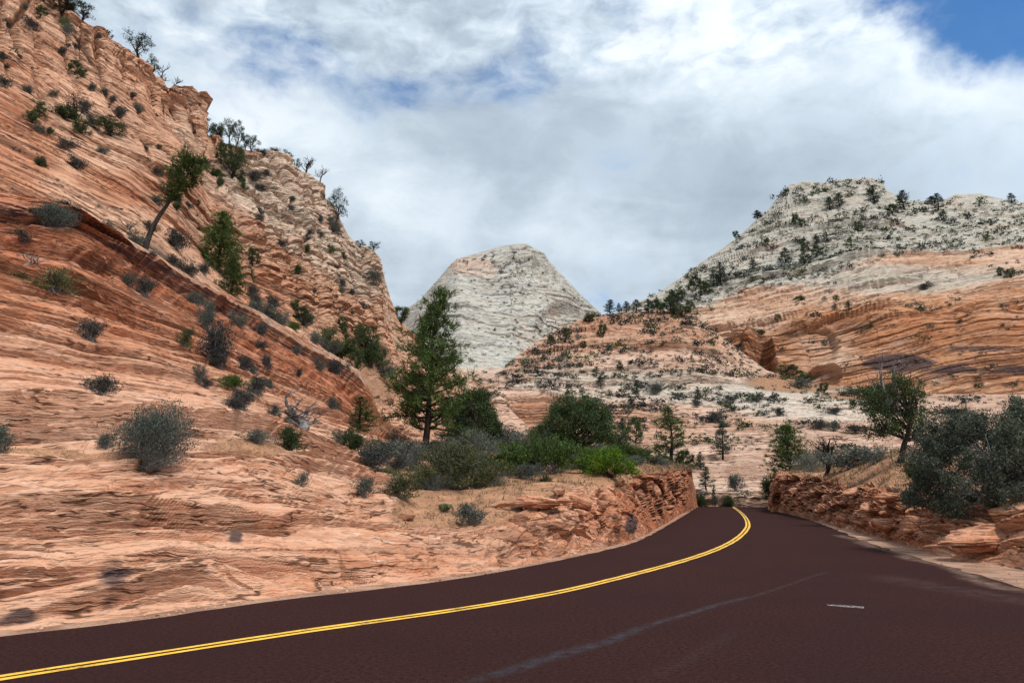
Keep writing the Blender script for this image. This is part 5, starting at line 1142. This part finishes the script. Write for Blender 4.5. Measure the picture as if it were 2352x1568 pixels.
def okE(px, py):
    if py < E.topat(px)+4 or py > 900: return False
    if py > D.topat(px)-3: return False
    wl = seg(px, [(1380, 760), (1700, 745), (1800, 735), (2050, 742), (2200, 722), (2352, 705)])
    if py > wl: return rs.random() < 0.03
    bl_ = seg(px, [(1380, 740), (1500, 716), (1600, 702), (1700, 668), (1800, 650), (1900, 618), (2050, 590), (2200, 575), (2352, 555)])
    band = math.exp(-((py-(bl_-30))/45)**2)
    k2 = float(vnoise(np.array([px*0.008]), np.array([py*0.07+px*0.012]), np.array([2.0]), 25)[0])
    return rs.random() < 0.12+0.7*band+0.5*k2-(0.25 if py > bl_+10 else 0)
def okC(px, py):
    if py < C.topat(px)+4 or py > B.topat(px) if px < 1060 else py < C.topat(px)+4: return False
    if py > D.topat(px)-3: return False
    k = float(vnoise(np.array([px*0.02]), np.array([py*0.06]), np.array([4.0]), 9)[0])
    up_ = math.exp(-(((px-1175)/70)**2+((py-625)/45)**2))
    return rs.random() < 0.16+0.9*up_+0.5*max(0, k-0.25)
def okB(px, py):
    if py < B.topat(px)+8: return False
    if py > A.topat(px)-6: return False
    return rs.random() < 0.5
scatter(D, 'on the middle hill', 820, 1112, 2352, 715, 1160, okD, 7, 24, 12)
scatter(E, 'on the mesa', 820, 1500, 2352, 415, 900, okE, 6, 18, 9)
scatter(C, 'on the pale dome', 200, 935, 1375, 560, 880, okC, 4, 10, 9)
scatter(B, 'on the cliff', 110, 5, 900, 20, 850, okB, 5, 13, 16)
cand.sort(key=lambda c: -c[0])
mass = {'dark': MB(), 'grey': MB(), 'mid': MB()}
WT = {'on the middle hill': 'shrub on the middle hill', 'on the mesa': 'shrub on the mesa', 'on the pale dome': 'shrub on the dome', 'on the cliff': 'shrub on the cliff'}
NSMALL = 95
for i, (s, px, py, P_, tg) in enumerate(cand):
    kind = rs.choice(['dark', 'dark', 'grey', 'mid']) if P_ is not C else 'dark'
    b = P_.hit(px, py); dep = (b-Vector((0, 0, CAMZ))).dot(Vector((0, math.cos(PITCH), math.sin(PITCH))))
    H = s*0.8*dep/FPX; W_ = s*1.25*dep/FPX*rs.uniform(0.7, 1.3)
    if i < NSMALL:
        o = bpy.data.objects.new('desert_shrub', tiny_mesh(kind, rs.randrange(4))); COL.objects.link(o)
        o.location = b-Vector((0, 0, 0.08*H)); o.scale = (W_/1.1, W_/1.1, H); o.rotation_euler = (0, 0, rs.random()*6.28)
        o['label'] = autolabel({'dark': 'dusky ', 'grey': 'greyish ', 'mid': 'green '}[kind]+WT[tg], px, py, s); o['category'] = 'shrub'; o['group'] = 'small shrubs '+tg
    else:
        t = tiny_shrub_mb(900+i, n=72, leaf=0.25); V = np.concatenate(t.v)*np.array([W_/1.1, W_/1.1, H])+np.array(b)-np.array([0, 0, 0.08*H])
        mass[kind].v.append(V.astype(np.float32)); mass[kind].f += [tuple(a+mass[kind].n for a in f) for f in t.f]; mass[kind].n += len(V)
allv = MB(); mi = []
for j, kd in enumerate(('dark', 'grey', 'mid')):
    if mass[kd].n:
        allv.v += mass[kd].v; allv.f += [tuple(a+allv.n for a in f) for f in mass[kd].f]; mi += [j]*len(mass[kd].f); allv.n += mass[kd].n
me = allv.mesh('scrub', L_dark); me.materials.append(L_grey); me.materials.append(L_mid); me.polygons.foreach_set('material_index', np.array(mi, np.int32))
o = bpy.data.objects.new('scrub', me); COL.objects.link(o); o['kind'] = 'stuff'; o['label'] = 'fine dark scrub dotted thickly over the far hills'; o['category'] = 'scrub'

# ---- dry grass, twigs and small stones on the soil
rng = np.random.default_rng(3)
gm = MB(); st = MB()
def tufts(P_, soil, n, xr, yr, smin, smax):
    V_, U_ = P_.PY.shape; msk = np.argwhere((soil > 0.5) & (P_.VV < (6 if P_ is A else 3)) & (P_.PX > xr[0]) & (P_.PX < xr[1]))
    if not len(msk): return
    for k in msk[rng.integers(0, len(msk), n)]:
        q = P_.Q[k[0], k[1]]; d = P_.D[k[0], k[1]]; s_ = rng.uniform(smin, smax)*d/40
        nb = 6; b = q+rng.normal(size=(nb, 3))*np.array([1, 1, 0.1])*s_*0.4
        gm.leaves(b, s_, rng, up=1.3, wid=0.16)
tufts(A, soilA, 2300, (860, 1600), None, 0.10, 0.26); tufts(Fp, soilF, 2000, (1780, 2500), None, 0.10, 0.28); tufts(A, soilA, 500, (0, 860), None, 0.05, 0.10)
me = gm.mesh('dry_grass', L_straw); o = bpy.data.objects.new('dry_grass', me); COL.objects.link(o); o['kind'] = 'stuff'; o['label'] = 'thin dry grass on the sandy soil'; o['category'] = 'grass'

def rock_proto(seed, flat=0.6, sub=3):
    import bmesh
    bm = bmesh.new(); r = np.random.default_rng(seed)
    P_ = r.normal(size=(15, 3)); P_ /= np.linalg.norm(P_, axis=1, keepdims=True); P_ *= np.array([0.55, 0.42, 0.5*flat])*(0.8+0.35*r.random((15, 1)))
    for p in P_: bm.verts.new(tuple(p))
    bmesh.ops.convex_hull(bm, input=bm.verts); 
    bmesh.ops.delete(bm, geom=[v for v in bm.verts if not v.link_faces], context='VERTS')
    bmesh.ops.bevel(bm, geom=bm.edges[:], offset=0.035, segments=1, affect='EDGES')
    bmesh.ops.triangulate(bm, faces=bm.faces)
    for _ in range(sub): bmesh.ops.subdivide_edges(bm, edges=[e for e in bm.edges if e.calc_length() > 0.05], cuts=1, use_grid_fill=True)
    V = np.array([v.co for v in bm.verts]); n = np.array([v.normal for v in bm.verts])
    lay = ledge(V, V[:, 2]*1.0+0.1*V[:, 0], 0.085, 0.045, seed, 2.5, 1.2, -0.2)
    V2 = V+n*(lay+0.02*fbm(V[:, 0]*6, V[:, 1]*6, V[:, 2]*6, 3, seed))[:, None]
    for v, c in zip(bm.verts, V2): v.co = Vector(c)
    me = bpy.data.meshes.new('boulder'); bm.to_mesh(me); bm.free()
    for nm_, val in (('bed', V2[:, 2]*2.0+seed), ('red', np.full(len(V2), 0.45)), ('white', np.full(len(V2), 0.12))):
        a = me.attributes.new(nm_, 'FLOAT', 'POINT'); a.data.foreach_set('value', np.ascontiguousarray(val, np.float32))
    me.materials.append(M_near); return me
RP = [rock_proto(s_, f_) for s_, f_ in ((1, 0.5), (2, 0.7), (3, 0.38), (4, 0.85), (5, 0.3))]
# pebbles at the edge of the asphalt
def pebbles():
    mb = MB(); r = np.random.default_rng(8)
    base = np.array([[1, 0, 0], [-1, 0, 0], [0, 1, 0], [0, -1, 0], [0, 0, 0.8], [0, 0, -0.8]], float)
    FF = [(0, 2, 4), (2, 1, 4), (1, 3, 4), (3, 0, 4), (2, 0, 5), (1, 2, 5), (3, 1, 5), (0, 3, 5)]
    for E_, n, off in ((WL, 1500, (0.02, 0.55)), (WR, 1100, (0.05, 1.6))):
        for k in range(n):
            i = int((r.random()**1.1)*(len(E_)-14))+6 if E_ is WL else r.integers(2, len(E_)-2)
            a = E_[i]; t = unit(E_[min(i+1, len(E_)-1)]-E_[i-1]); nrm = np.array([-t[1], t[0], 0])
            sgn = 1.0 if E_ is WL else 1.0
            p = a+nrm*sgn*r.uniform(*off)+t*r.normal()*0.3; s_ = 0.008+0.04*r.random()**3
            mb.add(base*s_*(0.6+0.8*r.random((6, 3)))+np.array([p[0], p[1], -0.01]), FF)
    me = mb.mesh('gravel', M_near)
    for nm_, v in (('red', 0.2), ('white', 0.2)):
        a = me.attributes.new(nm_, 'FLOAT', 'POINT'); a.data.foreach_set('value', np.full(len(me.vertices), v, np.float32))
    o = bpy.data.objects.new('gravel', me); COL.objects.link(o); o['kind'] = 'stuff'; o['label'] = 'loose small stones along the asphalt edges'; o['category'] = 'gravel'
pebbles()
def boulder(v, px, py, wp, hp, patch, label, rot=None, tilt=0.0, grp='loose blocks of the road cuts'):
    b = patch.hit(px, py); dep = b.y
    o = bpy.data.objects.new('boulder', RP[v]); COL.objects.link(o)
    zs = RP[v]['zs'] if 'zs' in RP[v].keys() else None
    if zs is None:
        c = np.array([q.co.z for q in RP[v].vertices]); RP[v]['zs'] = float(c.max()-c.min()); zs = RP[v]['zs']
    sx = wp*dep/FPX; o.scale = (sx/1.05, sx/1.05, hp*dep/FPX/zs)
    o.location = b+Vector((0, 0, 0.28*hp*dep/FPX)); o.rotation_euler = (0.12*RNG.uniform(-1, 1), tilt, RNG.uniform(-0.5, 0.5) if rot is None else rot)
    o['label'] = label; o['category'] = 'boulder'; o['group'] = grp; USED.add(label); return o
boulder(2, 1230, 1182, 112, 40, A, 'long flat overhanging slab at the top of the left road cut', 0.1, 0.08)
boulder(0, 1325, 1152, 84, 48, A, 'pale wedge-shaped block beside the long flat slab', 0.2, 0.25)
boulder(4, 1335, 1176, 82, 26, A, 'brown lower block under the pale wedge-shaped block', 0.0, -0.15)
boulder(1, 1284, 1150, 40, 30, A, 'squarish block between the long slab and the pale wedge')
boulder(1, 1448, 1148, 74, 56, A, 'rounded striped block in the middle of the left road cut', 0.5, 0.3)
boulder(2, 1470, 1104, 58, 18, A, 'thin reddish slab perched on the soil lip of the left cut', 0.2, 0.15)
boulder(3, 1385, 1172, 34, 30, A, 'small reddish block right of the brown lower block')
boulder(0, 1500, 1140, 40, 30, A, 'angular block in the rubble right of the striped block')
boulder(1, 1515, 1110, 34, 26, A, 'small block near the top of the far left cut')
boulder(4, 640, 1083, 60, 22, A, 'orange wedge of rock lying on the slickrock under the silver dead tree', 0.0, 0.2)
boulder(3, 935, 1192, 50, 18, A, 'thin ledge stone at the left edge of the red soil', 0.0, 0.0)
boulder(3, 1975, 1200, 52, 40, Fp, 'blocky red stone low in the right road cut')
boulder(2, 2075, 1160, 86, 26, Fp, 'flat overhanging slab near the top of the right road cut', 0.1, 0.06)
boulder(0, 1975, 1140, 70, 26, Fp, 'pale flat slab on the rim of the right road cut', 0.2, -0.1)
boulder(1, 1890, 1150, 42, 34, Fp, 'angular red block near the far end of the right cut')
boulder(4, 2050, 1215, 90, 30, Fp, 'broad tilted slab low in the right cut', 0.3, 0.2)
boulder(3, 2110, 1225, 58, 44, Fp, 'dark rounded block beside the gully of the right cut')
boulder(2, 2165, 1200, 60, 22, Fp, 'layered block under the huge dark bush')
boulder(0, 2010, 1180, 54, 30, Fp, 'red wedge block in the middle of the right cut')
boulder(1, 1830, 1140, 40, 34, Fp, 'deep red block near the start of the right bank')
boulder(0, 2255, 1262, 150, 60, Fp, 'long low layered slab by the asphalt at the right edge', 0.0, -0.05)
